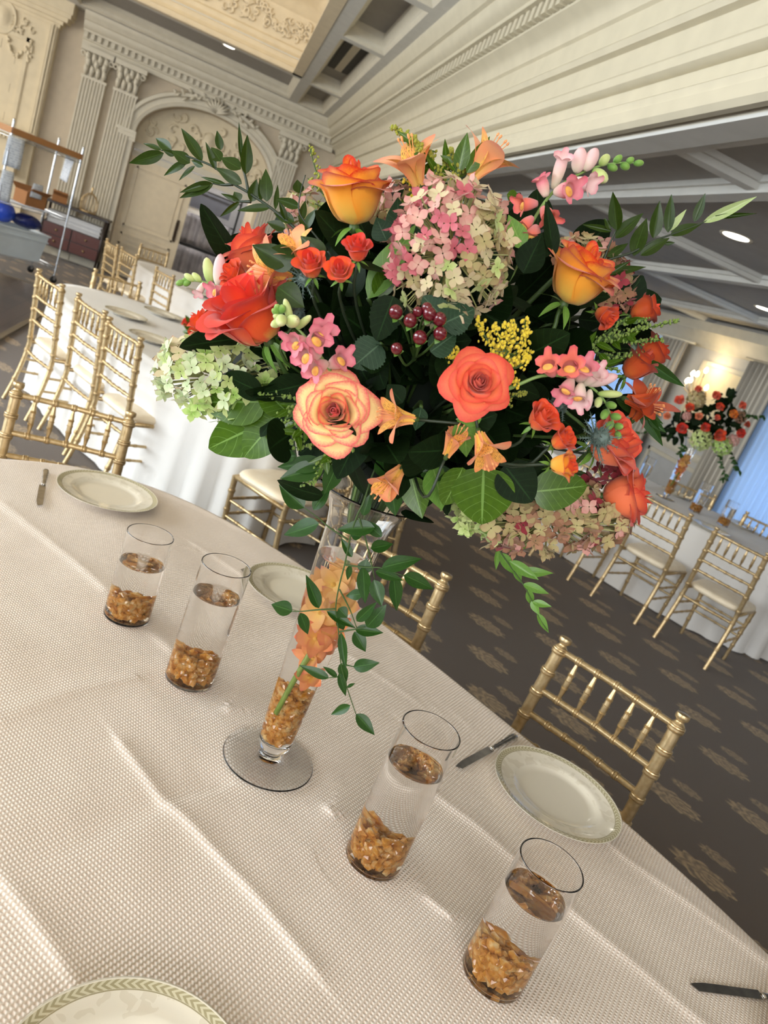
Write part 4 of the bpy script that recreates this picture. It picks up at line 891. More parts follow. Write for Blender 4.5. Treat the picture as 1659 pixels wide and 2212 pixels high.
# ---------- hydrangeas
def floret_mesh(seed):
    rn = random.Random(seed); mb = bpy.data.meshes.new('floret'); v = []; f = []; uvs = []; nu, nv = 4, 4
    for k in range(4):
        a0 = k * math.pi / 2 + rn.uniform(-.15, .15); cup = rn.uniform(-.05, .45); b = len(v); ww = rn.uniform(.85, 1.1); tw = rn.uniform(-.12, .12)
        for j in range(nv + 1):
            for i in range(nu + 1):
                y = j / nv; a = i / nu - .5; w = .74 * ww * math.sin(math.pi * (.02 + .95 * y ** 1.25)) ** .6; x = a * w; r = .06 + .94 * y * (1 - .55 * a * a)
                z = cup * r * r + tw * x * 2 + .10 * x * x
                v.append((r * math.cos(a0) - x * math.sin(a0), r * math.sin(a0) + x * math.cos(a0), z)); uvs.append((i / nu, y))
        f += [(b + j * (nu + 1) + i, b + j * (nu + 1) + i + 1, b + (j + 1) * (nu + 1) + i + 1, b + (j + 1) * (nu + 1) + i) for j in range(nv) for i in range(nu)]
    mb.from_pydata(v, [], f); ul = mb.uv_layers.new(name='UVMap'); d = []
    for q in f:
        for k in q: d += uvs[k]
    ul.data.foreach_set('uv', d); mb.polygons.foreach_set('use_smooth', [True] * len(f)); mb.update(); return mb
FLO = [floret_mesh(k) for k in range(6)]
def hydrangea(x, y, rx, ry, off, n, fp, pal, lab, tilt=0.0, seed=1, cover=-.35, dr=None):
    P = bq(x, y, off); rn = random.Random(seed); sx, sy = px(P, rx), px(P, ry); sd = min(sx, sy) * .95
    e = empty('hydrangea', P, None, lab, 'hydrangea', 'hydrangea heads in the tall bouquet'); inv = e.matrix_world.inverted()
    ex, ey, ec = face(math.cos(tilt), math.sin(tilt), 0), face(math.sin(tilt), -math.cos(tilt), 0), face(0, 0, 1); fs = px(P, fp) / 2
    k = 0; i = 0; N = int(n / (.5 - cover * .5))
    branch = MB()
    while i < N:
        z = 1 - 2 * (i + .5) / N; a = i * 2.39996 + rn.uniform(-.2, .2); i += 1; r = math.sqrt(1 - z * z); v = (r * math.cos(a), r * math.sin(a), z)
        if v[2] < cover: continue
        k2 = rn.uniform(.86, 1.06); d = (ex * v[0] * sx + ey * v[1] * sy + ec * v[2] * sd) * k2; nr = (ex * v[0] / sx + ey * v[1] / sy + ec * v[2] / sd).normalized()
        nr = (nr + Vector((rn.gauss(0, .45), rn.gauss(0, .45), rn.gauss(0, .45)))).normalized()
        m = Matrix.Translation(d) @ axis_frame(nr, rn.uniform(0, 6)).to_4x4() @ Matrix.Scale(fs * rn.uniform(.8, 1.18), 4)
        mobj('floret', rn.choice(FLO), PM[pal(v[0], v[1], rn)], e, m)
        branch.tube([d * .35, d * .7, d * .985], [.0014, .0011, .0008], 4, False)
    mobj('branchlets', branch.mesh('branchlets'), M['stem_pale'], e)
    stem_to(e, inv, P - ec * sd * .2, (P - CORE).normalized(), .004)
    return e
M['stem_pale'] = plain('pale_green_stem', rgb(150, 150, 92), .6)
def ch(rn, *opts):
    q = rn.random() * sum(w for _, w in opts)
    for nme, w in opts:
        q -= w
        if q <= 0: return nme
    return opts[-1][0]
def pal1(u, v, rn):
    if v > -.45 and v < .75 and u < .1 + .35 * rn.random(): return ch(rn, ('h_pink', 5), ('h_rose', 4), ('h_cream', 1))
    if v >= .6: return ch(rn, ('h_rose', 3), ('h_cream', 4))
    return ch(rn, ('h_green', 2), ('h_cream', 5), ('h_tan', 3), ('h_rose', 1.5))
hydrangea(975, 548, 128, 152, .24, 185, 50, pal1, 'large pink and cream hydrangea at the centre of the bouquet', .12, 2)
hydrangea(478, 815, 142, 92, .10, 150, 46, lambda u, v, rn: ch(rn, ('h_lime', 4), ('h_green', 3), ('h_mint', 3)) if u > -.3 else ch(rn, ('h_mint', 4), ('h_green', 3), ('h_cream', 1.5)), 'pale green hydrangea on the left side of the bouquet', .2, 3)
hydrangea(1185, 1122, 180, 72, .16, 165, 44, lambda u, v, rn: ch(rn, ('h_green', 4), ('h_lime', 1)) if u < -.75 else ch(rn, ('h_brown', 4), ('h_tan', 5), ('h_rose', .7), ('h_wine', .4)), 'antique tan and pink hydrangea along the bottom of the bouquet', -.02, 4)
hydrangea(1318, 620, 48, 66, .06, 34, 42, lambda u, v, rn: ch(rn, ('h_brown', 4), ('h_wine', 2), ('h_tan', 1)), 'dried brown hydrangea behind the yellow rose on the right', 0, 5)
hydrangea(1265, 548, 66, 34, .07, 30, 42, lambda u, v, rn: ch(rn, ('h_tan', 4), ('h_brown', 2), ('h_rose', 1)), 'tan hydrangea showing above the yellow rose on the right', .2, 6)
hydrangea(655, 470, 40, 58, .03, 30, 46, lambda u, v, rn: ch(rn, ('h_cream', 3), ('h_rose', 2), ('h_green', 2)), 'cream hydrangea peeping out left of the topmost rose', 0, 7)
hydrangea(858, 462, 46, 62, .06, 34, 46, lambda u, v, rn: ch(rn, ('h_tan', 3), ('h_rose', 2), ('h_brown', 2)), 'dusty pink hydrangea right of the topmost rose', 0, 8)
hydrangea(1306, 1052, 50, 56, .12, 30, 44, lambda u, v, rn: ch(rn, ('h_wine', 5), ('h_brown', 1)), 'wine-red hydrangea between the two coral roses at lower right', 0, 9)
hydrangea(1020, 1108, 58, 40, .10, 28, 40, lambda u, v, rn: ch(rn, ('h_green', 4), ('h_lime', 2)), 'small lime hydrangea at the underside near the vase', 0.4, 10)
# ---------- snapdragons
def snap_mesh():
    rings = []; n = 20
    for v in (0, .12, .3, .5, .7, .85, 1.0):
        r = .16 + .14 * math.sin(v * 2.4) + .06 * v; rings.append([(r * math.cos(2 * math.pi * j / n), r * math.sin(2 * math.pi * j / n) - .06 * v * v, v) for j in range(n)])
    for t_ in (.35, .7, 1.0):
        ring = []
        for j in range(n):
            th = 2 * math.pi * j / n; s_ = math.sin(th); up = max(0, s_); lo = max(0, -s_)
            lob = abs(math.sin(th * 2.5 + math.pi / 4)) ** .9; a = (.0 + .30 * lob + .03 * math.sin(th * 7)) * t_ * (1 - .15 * t_); b = (.50 * up + .02 * lo) * t_ * (1 - .3 * t_) + .12 * lob * t_
            r = .36 + a; ring.append((r * math.cos(th) * (1.0 - .12 * up), r * s_ * (1 + .25 * up + .1 * lo) - .06, 1.0 + b))
        rings.append(ring)
    me = MB().rings(rings, True, True, False).mesh('snap_bloom', True)
    uv = me.uv_layers.new(name='UVMap')
    for lp in me.loops:
        k = lp.vertex_index // n; uv.data[lp.index].uv = (.5, k / 9)
    return me
SNB = snap_mesh()
def ball_uv(name, sx, sy, sz, n=12, m=8, squash=0.0):
    return grid_mesh(name, n, m, lambda u, v: (sx * math.sin(math.pi * (.02 + .96 * v)) * math.cos(2 * math.pi * u), sy * math.sin(math.pi * (.02 + .96 * v)) * math.sin(2 * math.pi * u), sz * (1 - math.cos(math.pi * (.02 + .96 * v))) / 2))
PAL = ball_uv('palate', .26, .2, .3); BUD = ball_uv('snap_bud', .32, .30, 1.0); CAL = ball_uv('calyx', .26, .26, .5, 10, 5)
def snapdragon(path, offs, blooms, lab, r=4.2):
    """blooms: (px base x, y, tip x, y, length scale, kind)"""
    P = [bq(x, y, o) for (x, y), o in zip(path, offs)]
    e, inv = thing_at('snapdragon', P[0], lab, 'snapdragon', 'snapdragons in the tall bouquet')
    pts = spline(P, 6); mobj('stalk', MB().tube([inv @ q for q in pts], [px(P[0], r) * (1 - .6 * i / (len(pts) - 1)) for i in range(len(pts))], 8).mesh('stalk', True), M['stem_light'], e)
    stem_to(e, inv, P[0], (P[1] - P[0]).normalized(), .003, M['stem_light'])
    o0, o1 = offs[0], offs[-1]
    for (bx, by, tx, ty, off, kind, w, lean) in blooms:
        B = bq(bx, by, off); T = bq(tx, ty, off + lean); d = T - B; L = d.length
        # mouth's lip side turned to the viewer / down
        fr = frame((T - B), (CO - B).normalized() * .8 + Vector((0, 0, -.5))); fr = fr @ Matrix.Rotation(R(-90), 3, 'X')  # local Z along d
        m = inv @ (Matrix.Translation(B) @ fr.to_4x4())
        cal = mobj('calyx', CAL, LM['light'], e, m @ Matrix.Scale(L * .5 * w, 4))
        if kind in ('bud', 'buddeep', 'pbud'):
            mobj('bud', BUD, PM['palepink'] if kind == 'pbud' else PM[kind], e, m @ Matrix.Diagonal((L * w, L * w, L, 1)))
        else:
            o = mobj('bloom', SNB, PM[kind], e, m @ Matrix.Diagonal((L * .78 * w, L * .78 * w, L * .72, 1)))
            if kind != 'palepink' or w > .9: mobj('throat', PAL, PM['palate'], o, Matrix.Translation((0, -.16, .84)) @ Matrix.Rotation(R(15), 4, 'X') @ Matrix.Diagonal((.95, .9, .9, 1)))
    return e
M['stem_light'] = plain('light_green_stem', rgb(126, 156, 84), .5)
snapdragon([(1128, 530), (1150, 480), (1190, 420), (1235, 385), (1285, 362), (1335, 352), (1386, 352)], [.14, .14, .13, .12, .11, .10, .10], [
    (1150, 470, 1120, 500, .16, 'pinkor', 1.1, .01), (1158, 490, 1142, 535, .17, 'pinkor', 1.1, .02), (1172, 450, 1195, 480, .16, 'pinkor', 1.1, .02), (1160, 440, 1112, 442, .14, 'pinkor', 1.0, .01), (1180, 425, 1166, 375, .14, 'pink', 1.0, .0), (1196, 408, 1222, 322, .13, 'palepink', .62, .01),
    (1200, 415, 1248, 405, .15, 'pink', 1.0, .03), (1225, 395, 1292, 398, .14, 'palepink', .8, .02), (1245, 375, 1257, 318, .12, 'pbud', .95, .0), (1262, 370, 1290, 320, .12, 'pbud', .9, .0), (1280, 368, 1312, 392, .12, 'bud', 1.0, .01), (1295, 358, 1316, 334, .11, 'bud', 1.1, 0), (1312, 358, 1334, 366, .11, 'buddeep', 1.1, 0), (1325, 352, 1344, 336, .1, 'buddeep', 1.1, 0), (1340, 354, 1360, 364, .1, 'buddeep', 1.2, 0), (1352, 352, 1370, 342, .1, 'buddeep', 1.2, 0), (1368, 353, 1391, 352, .1, 'buddeep', 1.0, 0)],
    'tall pink and coral snapdragon pointing to the upper right')
snapdragon([(540, 650), (510, 632), (480, 622), (450, 612), (415, 606), (385, 612)], [.12, .12, .11, .10, .10, .10], [
    (505, 630, 478, 648, .13, 'pink', 1.1, .02), (492, 628, 448, 628, .13, 'pink', 1.0, .02), (515, 632, 500, 672, .14, 'pink', 1.0, .02), (495, 618, 505, 585, .11, 'pink', .9, .0), (470, 618, 477, 548, .11, 'pbud', .62, .0), (455, 614, 446, 556, .1, 'bud', .7, .0), (440, 612, 425, 640, .11, 'palepink', .9, .01), (435, 608, 415, 590, .1, 'bud', .9, 0), (420, 607, 398, 592, .1, 'bud', .9, 0), (412, 607, 396, 616, .1, 'buddeep', 1.1, 0), (400, 608, 380, 614, .1, 'buddeep', 1.0, 0), (408, 606, 394, 603, .1, 'buddeep', 1.0, 0)],
    'pink snapdragon pointing left toward the gold chairs')
snapdragon([(722, 815), (700, 780), (670, 740), (645, 712), (618, 690), (600, 672)], [.26, .27, .28, .28, .28, .28], [
    (712, 790, 752, 768, .27, 'pink', 1.0, .02), (705, 785, 662, 800, .28, 'pink', 1.0, .03), (690, 765, 640, 768, .29, 'pink', 1.05, .03), (685, 750, 708, 700, .28, 'pink', 1.0, .02), (668, 740, 698, 726, .29, 'pink', 1.0, .03), (660, 735, 622, 742, .29, 'pink', 1.0, .03), (640, 710, 672, 682, .28, 'bud', .55, .01), (630, 700, 615, 645, .28, 'bud', .5, .01), (622, 698, 642, 690, .29, 'bud', 1.0, .02), (615, 690, 585, 704, .29, 'bud', .9, .01), (612, 688, 590, 682, .29, 'bud', .9, .01), (610, 684, 605, 700, .3, 'bud', 1.0, .02), (605, 680, 588, 668, .29, 'buddeep', 1.0, .01), (606, 676, 612, 660, .29, 'buddeep', 1.1, .01), (602, 674, 598, 658, .29, 'buddeep', 1.1, .01)],
    'pink snapdragon between the red rose and the cream rose')
snapdragon([(1110, 835), (1170, 812), (1230, 815), (1275, 835), (1305, 865), (1320, 900), (1335, 942)], [.27, .27, .26, .25, .24, .23, .23], [
    (1195, 810, 1180, 775, .28, 'pinkor', 1.1, .02), (1235, 815, 1232, 778, .27, 'pinkor', 1.0, .03), (1250, 822, 1270, 780, .27, 'pink', 1.1, .02), (1265, 830, 1335, 812, .25, 'pbud', .6, .01), (1262, 830, 1300, 795, .26, 'palepink', .9, .02), (1235, 820, 1212, 862, .28, 'pink', 1.0, .02), (1255, 830, 1248, 880, .28, 'palepink', .95, .02), (1275, 840, 1268, 888, .27, 'pbud', .6, .01), (1290, 850, 1345, 852, .25, 'bud', .5, .0), (1295, 858, 1290, 880, .25, 'bud', 1.0, .01), (1308, 872, 1332, 878, .24, 'buddeep', 1.0, .01), (1312, 885, 1300, 905, .24, 'buddeep', 1.0, .01), (1318, 898, 1342, 902, .24, 'buddeep', 1.0, .01), (1322, 912, 1312, 926, .24, 'buddeep', 1.1, .01), (1326, 920, 1346, 922, .23, 'buddeep', 1.1, .01), (1332, 932, 1338, 948, .23, 'buddeep', 1.1, .01)],
    'pink snapdragon curling down on the right with a green bud tip')
# ---------- alstroemeria (lily-like, six petals, streaked inside)
def alp(name, w, bend):
    return grid_mesh(name, 6, 12, lambda u, v: ((u - .5) * w * (.18 + .82 * math.sin(math.pi * min(.96, v ** 1.5 * .8 + .12)) ** 1.1) * (1 if v < .98 else .3), (.05 + bend * v ** 2.2), v * (1 - .28 * v * v * bend / .6) + .10 * ((u - .5) * 2) ** 2 * v * 0))
ALO, ALI = [alp('lily_petal', .54, b) for b in (.58, .78)], [alp('lily_inner_petal', .36, b) for b in (.46, .62)]
ANT = MB()
for k in range(6):
    a = k * 1.047; ANT.tube([(0, 0, .1), (.05 * math.cos(a), .05 * math.sin(a), .5), (.13 * math.cos(a), .13 * math.sin(a), .86)], [.008, .008, .008], 4); ANT.lathe([(.0005, -.03), (.022, -.01), (.022, .03), (.0005, .05)], 6, c=(.13 * math.cos(a), .13 * math.sin(a), .88))
ANT = ANT.mesh('stamens')
def lily(x, y, L, f, off, lab, mo='peach', mi='peach_streak', openk=1.0):
    fv = face(*f); P = bq(x, y, off); s = px(P, L)
    e = empty('alstroemeria', P, axis_frame(fv, _r.uniform(0, 6)), lab, 'lily', 'alstroemerias in the tall bouquet'); inv = e.matrix_world.inverted()
    for k in range(6):
        me = _r.choice(ALO if k % 2 == 0 else ALI); mobj('petal', me, PM[mo if k % 2 == 0 else mi], e, Matrix.Rotation(k * math.pi / 3, 4, 'Z') @ Matrix.Diagonal((s, s * openk, s, 1)))
    mobj('stamens', ANT, PM['peach'], e, Matrix.Scale(s, 4))
    mobj('ovary', MB().lathe([(.0005, -.14), (.06, -.10), (.075, 0), (.05, .08)], 8).mesh('ovary', True), M['stem'], e, Matrix.Scale(s, 4))
    stem_to(e, inv, P - fv * s * .12, fv, .0020, M['stem_dark']); return e
lily(905, 402, 112, (-.30, -.75, .50), .13, 'peach lily with dark streaks at the very top of the bouquet')
lily(1018, 385, 110, (.62, -.66, .35), .12, 'peach lily seen from the side right of the top goldenrod')
lily(650, 565, 78, (-.35, -.62, .70), .24, 'streaked peach lily just left of the three spray roses')
lily(628, 600, 105, (-.82, -.05, .55), .20, 'peach lily opening left below the coral rose', openk=1.1)
lily(895, 905, 92, (-.90, -.10, .32), .29, 'peach lily trumpet between the cream and coral roses')
lily(1035, 935, 98, (.22, .86, .42), .30, 'pale peach lily hanging down below the coral rose', openk=.8)
lily(965, 985, 85, (.40, -.75, .45), .28, 'thin peach lily petals left of the hanging lily', openk=.5)
lily(868, 1010, 100, (-.62, .70, .35), .22, 'peach lily drooping over the vase rim', openk=.6)
lily(1368, 905, 92, (.35, -.70, .55), .10, 'rusty lily at the right edge of the bouquet', 'rust', 'rust')
lily(1352, 862, 88, (.80, .35, .40), .12, 'rusty lily drooping at the right edge beside green buds', 'rust', 'rust', .7)
# ---------- goldenrod
M['gold_y'] = petal_mat('goldenrod_yellow', rgb(214, 186, 40), rgb(232, 206, 60), rgb(240, 220, 90), .7, trans=.1)
M['gold_o'] = petal_mat('goldenrod_olive', rgb(132, 140, 44), rgb(160, 160, 56), rgb(196, 186, 70), .7, trans=.1)
M['gold_g'] = petal_mat('goldenrod_green', rgb(104, 132, 56), rgb(132, 156, 70), rgb(166, 176, 84), .7, trans=.1)
def goldenrod(plumes, offs, mat, lab, bp=7.0, dens=1.0, spread=14, seed=1, leafy=0):
    """plumes: list of pixel polylines; buds crowd along each"""
    rn = random.Random(seed); P0 = bq(*plumes[0][0], offs)
    e, inv = thing_at('goldenrod', P0, lab, 'goldenrod', 'goldenrod sprays in the tall bouquet'); st = MB(); bd = MB()
    oc_ = bmesh.new(); bmesh.ops.create_icosphere(oc_, subdivisions=1, radius=1.0); vs = [v.co.copy() for v in oc_.verts]; fs = [tuple(v.index for v in f.verts) for f in oc_.faces]; oc_.free()
    for pl in plumes:
        Q = spline([bq(x, y, offs + rn.uniform(-.012, .012)) for x, y in pl], 6); st.tube([inv @ q for q in Q], [.0016 * (1 - .6 * i / len(Q)) for i in range(len(Q))], 5)
        L = sum((b - a).length for a, b in zip(Q[:-1], Q[1:])); n = int(L / px(P0, bp) * 3.2 * dens)
        for k in range(n):
            q = k / n; i = min(len(Q) - 2, int(q * (len(Q) - 1))); c = Q[i].lerp(Q[i + 1], q * (len(Q) - 1) - i); sp = px(P0, spread) * (1 - .75 * q) + .001
            c = c + Vector((rn.gauss(0, 1), rn.gauss(0, 1), rn.gauss(0, .8) + .5)) * sp * .55; s = px(P0, bp) * .5 * rn.uniform(.6, 1.15); ax = Vector((rn.gauss(0, .5), rn.gauss(0, .5), 1)).normalized(); rot = axis_frame(ax); b = len(bd.v)
            bd.v += [tuple(inv @ (c + rot @ Vector((v.x * s * .8, v.y * s * .8, v.z * s * 1.25)))) for v in vs]; bd.f += [tuple(b + i_ for i_ in f) for f in fs]
            if k % 3 == 0: st.tube([inv @ Q[i], inv @ c], .0006, 4, False)
        for k in range(leafy):
            i = rn.randrange(0, max(1, int(len(Q) * .75))); d = (Q[min(i + 1, len(Q) - 1)] - Q[i]).normalized(); t_ = Q[i] + (d + Vector((rn.gauss(0, .6), rn.gauss(0, .6), rn.gauss(0, .6)))).normalized() * px(P0, rn.uniform(30, 55)); leaf(e, inv, Q[i], t_, px(P0, 13), LM['lemon'])
    mobj('stems', st.mesh('stems'), M['stem'], e); b = mobj('flower_buds', bd.mesh('flower_buds', True), mat, e); b['kind'] = 'stuff'
    stem_to(e, inv, P0, None, .0026); return e
goldenrod([[(965, 420), (935, 360), (895, 305), (842, 275)], [(930, 350), (900, 318), (880, 296)], [(925, 345), (890, 330)]], .12, M['gold_o'], 'arching goldenrod plume at the very top of the bouquet', 10, 2.0, 15, 1, 3)
goldenrod([[(975, 420), (985, 370), (972, 322)], [(980, 390), (1000, 350)], [(978, 385), (958, 345)]], .12, M['gold_o'], 'upright goldenrod between the two top peach lilies', 10, 1.8, 14, 2, 2)
goldenrod([[(725, 480), (700, 420), (680, 360), (668, 310)], [(705, 430), (720, 370)], [(700, 420), (665, 385)], [(715, 455), (680, 440)]], .06, M['gold_o'], 'thin goldenrod left of the topmost rose', 8, .6, 13, 3, 0)
goldenrod([[(1075, 845), (1085, 790), (1095, 740), (1110, 695)], [(1085, 790), (1130, 740), (1135, 690)], [(1085, 795), (1050, 730), (1030, 690)], [(1080, 800), (1125, 790), (1140, 755)], [(1080, 820), (1120, 830)], [(1060, 820), (1000, 800), (960, 780)], [(1000, 805), (975, 770), (985, 755)], [(1090, 760), (1065, 700)], [(1090, 770), (1110, 730), (1090, 700)]], .27, M['gold_y'], 'bright yellow goldenrod above the open coral rose', 10, 1.9, 19, 4, 0)
goldenrod([[(1225, 770), (1300, 735), (1380, 712), (1468, 694)], [(1300, 735), (1370, 740), (1430, 735)], [(1280, 745), (1340, 700), (1400, 690)], [(1260, 755), (1330, 770), (1395, 765)], [(1240, 765), (1290, 790), (1335, 800)]], .10, M['gold_g'], 'green budded goldenrod reaching out to the right', 8, 1.1, 13, 5, 4)
goldenrod([[(760, 930), (700, 890), (640, 860), (560, 855)], [(720, 900), (660, 910), (590, 920)], [(730, 930), (680, 960), (620, 970)], [(740, 960), (700, 1000), (650, 1050)], [(700, 890), (640, 880), (600, 900)], [(720, 980), (690, 1010), (670, 1050)], [(690, 905), (650, 930), (630, 960)]], .20, M['gold_g'], 'green goldenrod buds below the big lemon leaves at lower left', 9, 1.2, 15, 6, 5)
goldenrod([[(930, 440), (900, 415), (868, 385)], [(920, 430), (885, 430)]], .12, M['gold_y'], 'short yellow goldenrod tip under the top peach lily', 8, 1.0, 10, 7, 1)
goldenrod([[(1080, 870), (1110, 855), (1140, 850)], [(1090, 865), (1105, 880)]], .25, M['gold_o'], 'small goldenrod tuft right of the open coral rose', 8, .9, 10, 8, 0)
# ---------- hypericum berries
t = NT('dark_red_berry'); t.base(t.ramp(t.noise(120, t.coord('Object')), [(.3, rgb(70, 12, 22)), (.7, rgb(112, 22, 34))])).p(rough=.15, coat=.5); M['berry'] = t.m
e, inv = thing_at('berry_sprig', bq(895, 760, .26), 'sprig of dark red hypericum berries below the pink hydrangea', 'berries', None)
BER = ball_uv('berry', .5, .5, 1.15, 16, 12)
for x, y, s in ((856, 672, 30), (886, 690, 30), (906, 725, 31), (926, 676, 30), (947, 687, 30), (948, 717, 30), (858, 749, 26), (921, 664, 24), (902, 672, 22)):
    P = bq(x, y + s * .4, .33); d = (P - bq(890, 790, .24)).normalized(); s_ = px(P, s)
    mobj('berry', BER, M['berry'], e, inv @ (Matrix.Translation(P) @ axis_frame(d * .5 + face(0, -.2, .6)).to_4x4() @ Matrix.Scale(s_, 4)))
    mobj('berry_stalk', MB().tube([inv @ q for q in spline([bq(895, 775, .24), bq((x + 895) / 2, y + 40, .29), P], 4)], .0016, 5).mesh('berry_stalk'), M['stem'], e)
    for k in range(3): leaf(e, inv, P, P + (face(math.cos(k * 2.1), math.sin(k * 2.1), .2)) * s_ * .55, s_ * .4, LM['light'], name='sepal')
stem_to(e, inv, bq(895, 775, .24))
# ---------- blue thistles
t = NT('thistle_blue_green'); t.base(t.ramp(t.noise(90, t.coord('Object')), [(.3, rgb(66, 84, 78)), (.7, rgb(112, 130, 122))])).p(rough=.7); M['thistle'] = t.m
def thistle(x, y, s, f, off, lab):
    P = bq(x, y, off); fv = face(*f); k_ = px(P, s); e = empty('thistle', P, axis_frame(fv), lab, 'thistle', 'blue thistles in the tall bouquet'); inv = e.matrix_world.inverted()
    c = MB(); rn = random.Random(int(x))
    c.lathe([(.0005, -.1), (.3, .0), (.38, .3), (.3, .65), (.0005, .85)], 12)
    for k in range(120):
        z = rn.uniform(.02, .8); a = k * 2.4; r = .38 * math.sqrt(max(.02, 1 - ((z - .3) / .55) ** 2)); d = Vector((math.cos(a), math.sin(a), .7)); b = Vector((r * math.cos(a), r * math.sin(a), z)); c.tube([b, b + d * .13], [.035, .004], 4, False)
    mobj('flower_cone', c.mesh('flower_cone'), M['thistle'], e, Matrix.Scale(k_, 4))
    for k in range(16):
        a = k * 2 * math.pi / 16 + rn.uniform(-.1, .1); L = rn.uniform(.8, 1.35); m = MB(); d = Vector((math.cos(a), math.sin(a), rn.uniform(.05, .55))); m.tube([(0, 0, 0), d * L * .5, d * L], [.04, .045, .004], 5)
        for q in (.35, .5, .65, .8):
            for sd in (-1, 1): m.tube([d * L * q, d * L * (q + .1) + Vector((-math.sin(a), math.cos(a), .1)) * .13 * sd], [.02, .003], 4, False)
        mobj('spiny_bract', m.mesh('spiny_bract'), M['thistle'], e, Matrix.Scale(k_, 4))
    stem_to(e, inv, P, fv, .0022)
thistle(1286, 945, 46, (.45, .1, .9), .26, 'blue-green spiky thistle in front of the coral-red rose')
thistle(1215, 880, 40, (-.4, -.5, .6), .24, 'blue-green thistle half hidden below the curling snapdragon')
thistle(655, 600, 36, (.2, .4, .8), .25, 'blue-green thistle left of the three spray roses')
thistle(640, 690, 34, (.3, -.8, .5), .22, 'blue-green thistle behind the green snapdragon buds')
# ---------- foliage: ruscus, vines, lemon leaves (measured leaf by leaf)
def spray(name, stems, leaves, offs, mat, lab, cat, grp, r=.0016, meshes=LEAF, smat=None, root=True, to=None):
    to = to or (lambda x, y: (x, y)); P0 = bq(*to(*stems[0][0]), offs(*to(*stems[0][0])))
    e, inv = thing_at(name, P0, lab, cat, grp)
    for s in stems:
        Q = spline([bq(*to(x, y), offs(*to(x, y))) for x, y in s], 6) if len(s) > 1 else []
        if Q: mobj('twig', MB().tube([inv @ q for q in Q], [r * (1.15 - .6 * i / len(Q)) for i in range(len(Q))], 6).mesh('twig', True), smat or M['stem_dark'], e)
    for lf in leaves:
        x0, y0, x1, y1, w = lf[:5]; mt = lf[5] if len(lf) > 5 else mat; a, b = to(x0, y0), to(x1, y1); o = offs(*a); dl = _r.uniform(-.012, .012)
        B = bq(*a, o); T = bq(*b, o + dl); sc = (to(1, 0)[0] - to(0, 0)[0]); leaf(e, inv, B, T, px(B, w * sc), LM[mt] if isinstance(mt, str) else mt, meshes)
    if root: stem_to(e, inv, P0, None, r * 1.3, smat or M['stem_dark'])
    return e
z1 = lambda x, y: (250 + x / 4.1475, 180 + y / 4.1475)
spray('ruscus_branch', [[(1800, 1500), (1640, 1330), (1420, 1140), (1190, 980), (1040, 890), (880, 750), (660, 660), (480, 600), (410, 600)], [(1190, 980), (1160, 830), (1130, 740)], [(1050, 905), (960, 910), (870, 895)], [(1210, 1060), (1110, 1060)]],
      [(430, 625, 110, 725, 95), (410, 600, 235, 518, 40), (500, 600, 350, 482, 82), (530, 645, 420, 596, 45), (665, 715, 500, 590, 95), (640, 700, 415, 820, 60), (710, 740, 555, 860, 38), (775, 700, 585, 388, 90), (785, 742, 670, 690, 50), (895, 775, 815, 520, 55), (940, 700, 850, 555, 95), (940, 600, 908, 420, 65), (1120, 770, 940, 655, 112), (1130, 900, 895, 750, 90), (1165, 815, 1175, 460, 96), (1130, 700, 1105, 350, 36),
       (990, 905, 740, 830, 34), (860, 890, 570, 975, 62), (875, 900, 565, 1028, 78), (1110, 1055, 1060, 970, 84), (1215, 1060, 1265, 858, 92), (1300, 1055, 1298, 830, 44), (1355, 1060, 1338, 755, 104), (1430, 1130, 1455, 888, 42), (1385, 1115, 1085, 1130, 68), (1110, 1060, 930, 1200, 44), (1110, 1055, 940, 990, 40), (1600, 1240, 1410, 1150, 90), (1520, 1300, 1355, 1240, 82), (1530, 1230, 1465, 1050, 50)],
      lambda x, y: .10 - (650 - x) * .0002, 'ruscus', 'long ruscus branch arching to the upper left in front of the arched door', 'greenery', 'ruscus branches in the tall bouquet', .0021, to=z1)
spray('ruscus_branch', [[(1900, 1500), (1700, 1250), (1640, 1130), (1660, 960), (1700, 820)]], [(1650, 1110, 1445, 1035, 78), (1640, 985, 1625, 865, 95), (1660, 1240, 1700, 1040, 60), (1700, 1300, 1780, 1120, 80), (1730, 1330, 1640, 1180, 70)], lambda x, y: .11, 'ruscus', 'short ruscus twig just left of the topmost rose', 'greenery', 'ruscus branches in the tall bouquet', .0014, to=z1)
z2 = lambda x, y: (1150 + x / 3.26, 300 + y / 3.26)
spray('ruscus_branch', [[(400, 1000), (500, 870), (700, 800), (850, 720), (960, 680), (1200, 590), (1250, 540)], [(500, 860), (545, 740), (590, 640)]],
      [(595, 645, 565, 370, 82), (545, 640, 510, 555, 40), (585, 700, 785, 530, 88), (525, 830, 690, 730, 52), (715, 825, 800, 540, 98), (760, 820, 968, 690, 78), (850, 700, 890, 440, 86), (955, 660, 980, 385, 64), (970, 680, 1195, 590, 68), (1140, 585, 1217, 385, 56), (1200, 590, 1570, 410, 62, 'pale'), (960, 650, 1090, 490, 42, 'pale'), (460, 820, 467, 706, 56), (520, 950, 822, 888, 50), (530, 960, 690, 860, 40), (930, 740, 1005, 730, 24), (560, 650, 350, 605, 40), (1240, 560, 1575, 530, 30)],
      lambda x, y: .09 - max(0, x - 1300) * .0001, 'ruscus', 'ruscus branch reaching to the upper right below the ceiling light', 'greenery', 'ruscus branches in the tall bouquet', .0017, to=z2)
z3 = lambda x, y: (450 + x / 2.949, 1000 + y / 2.949)
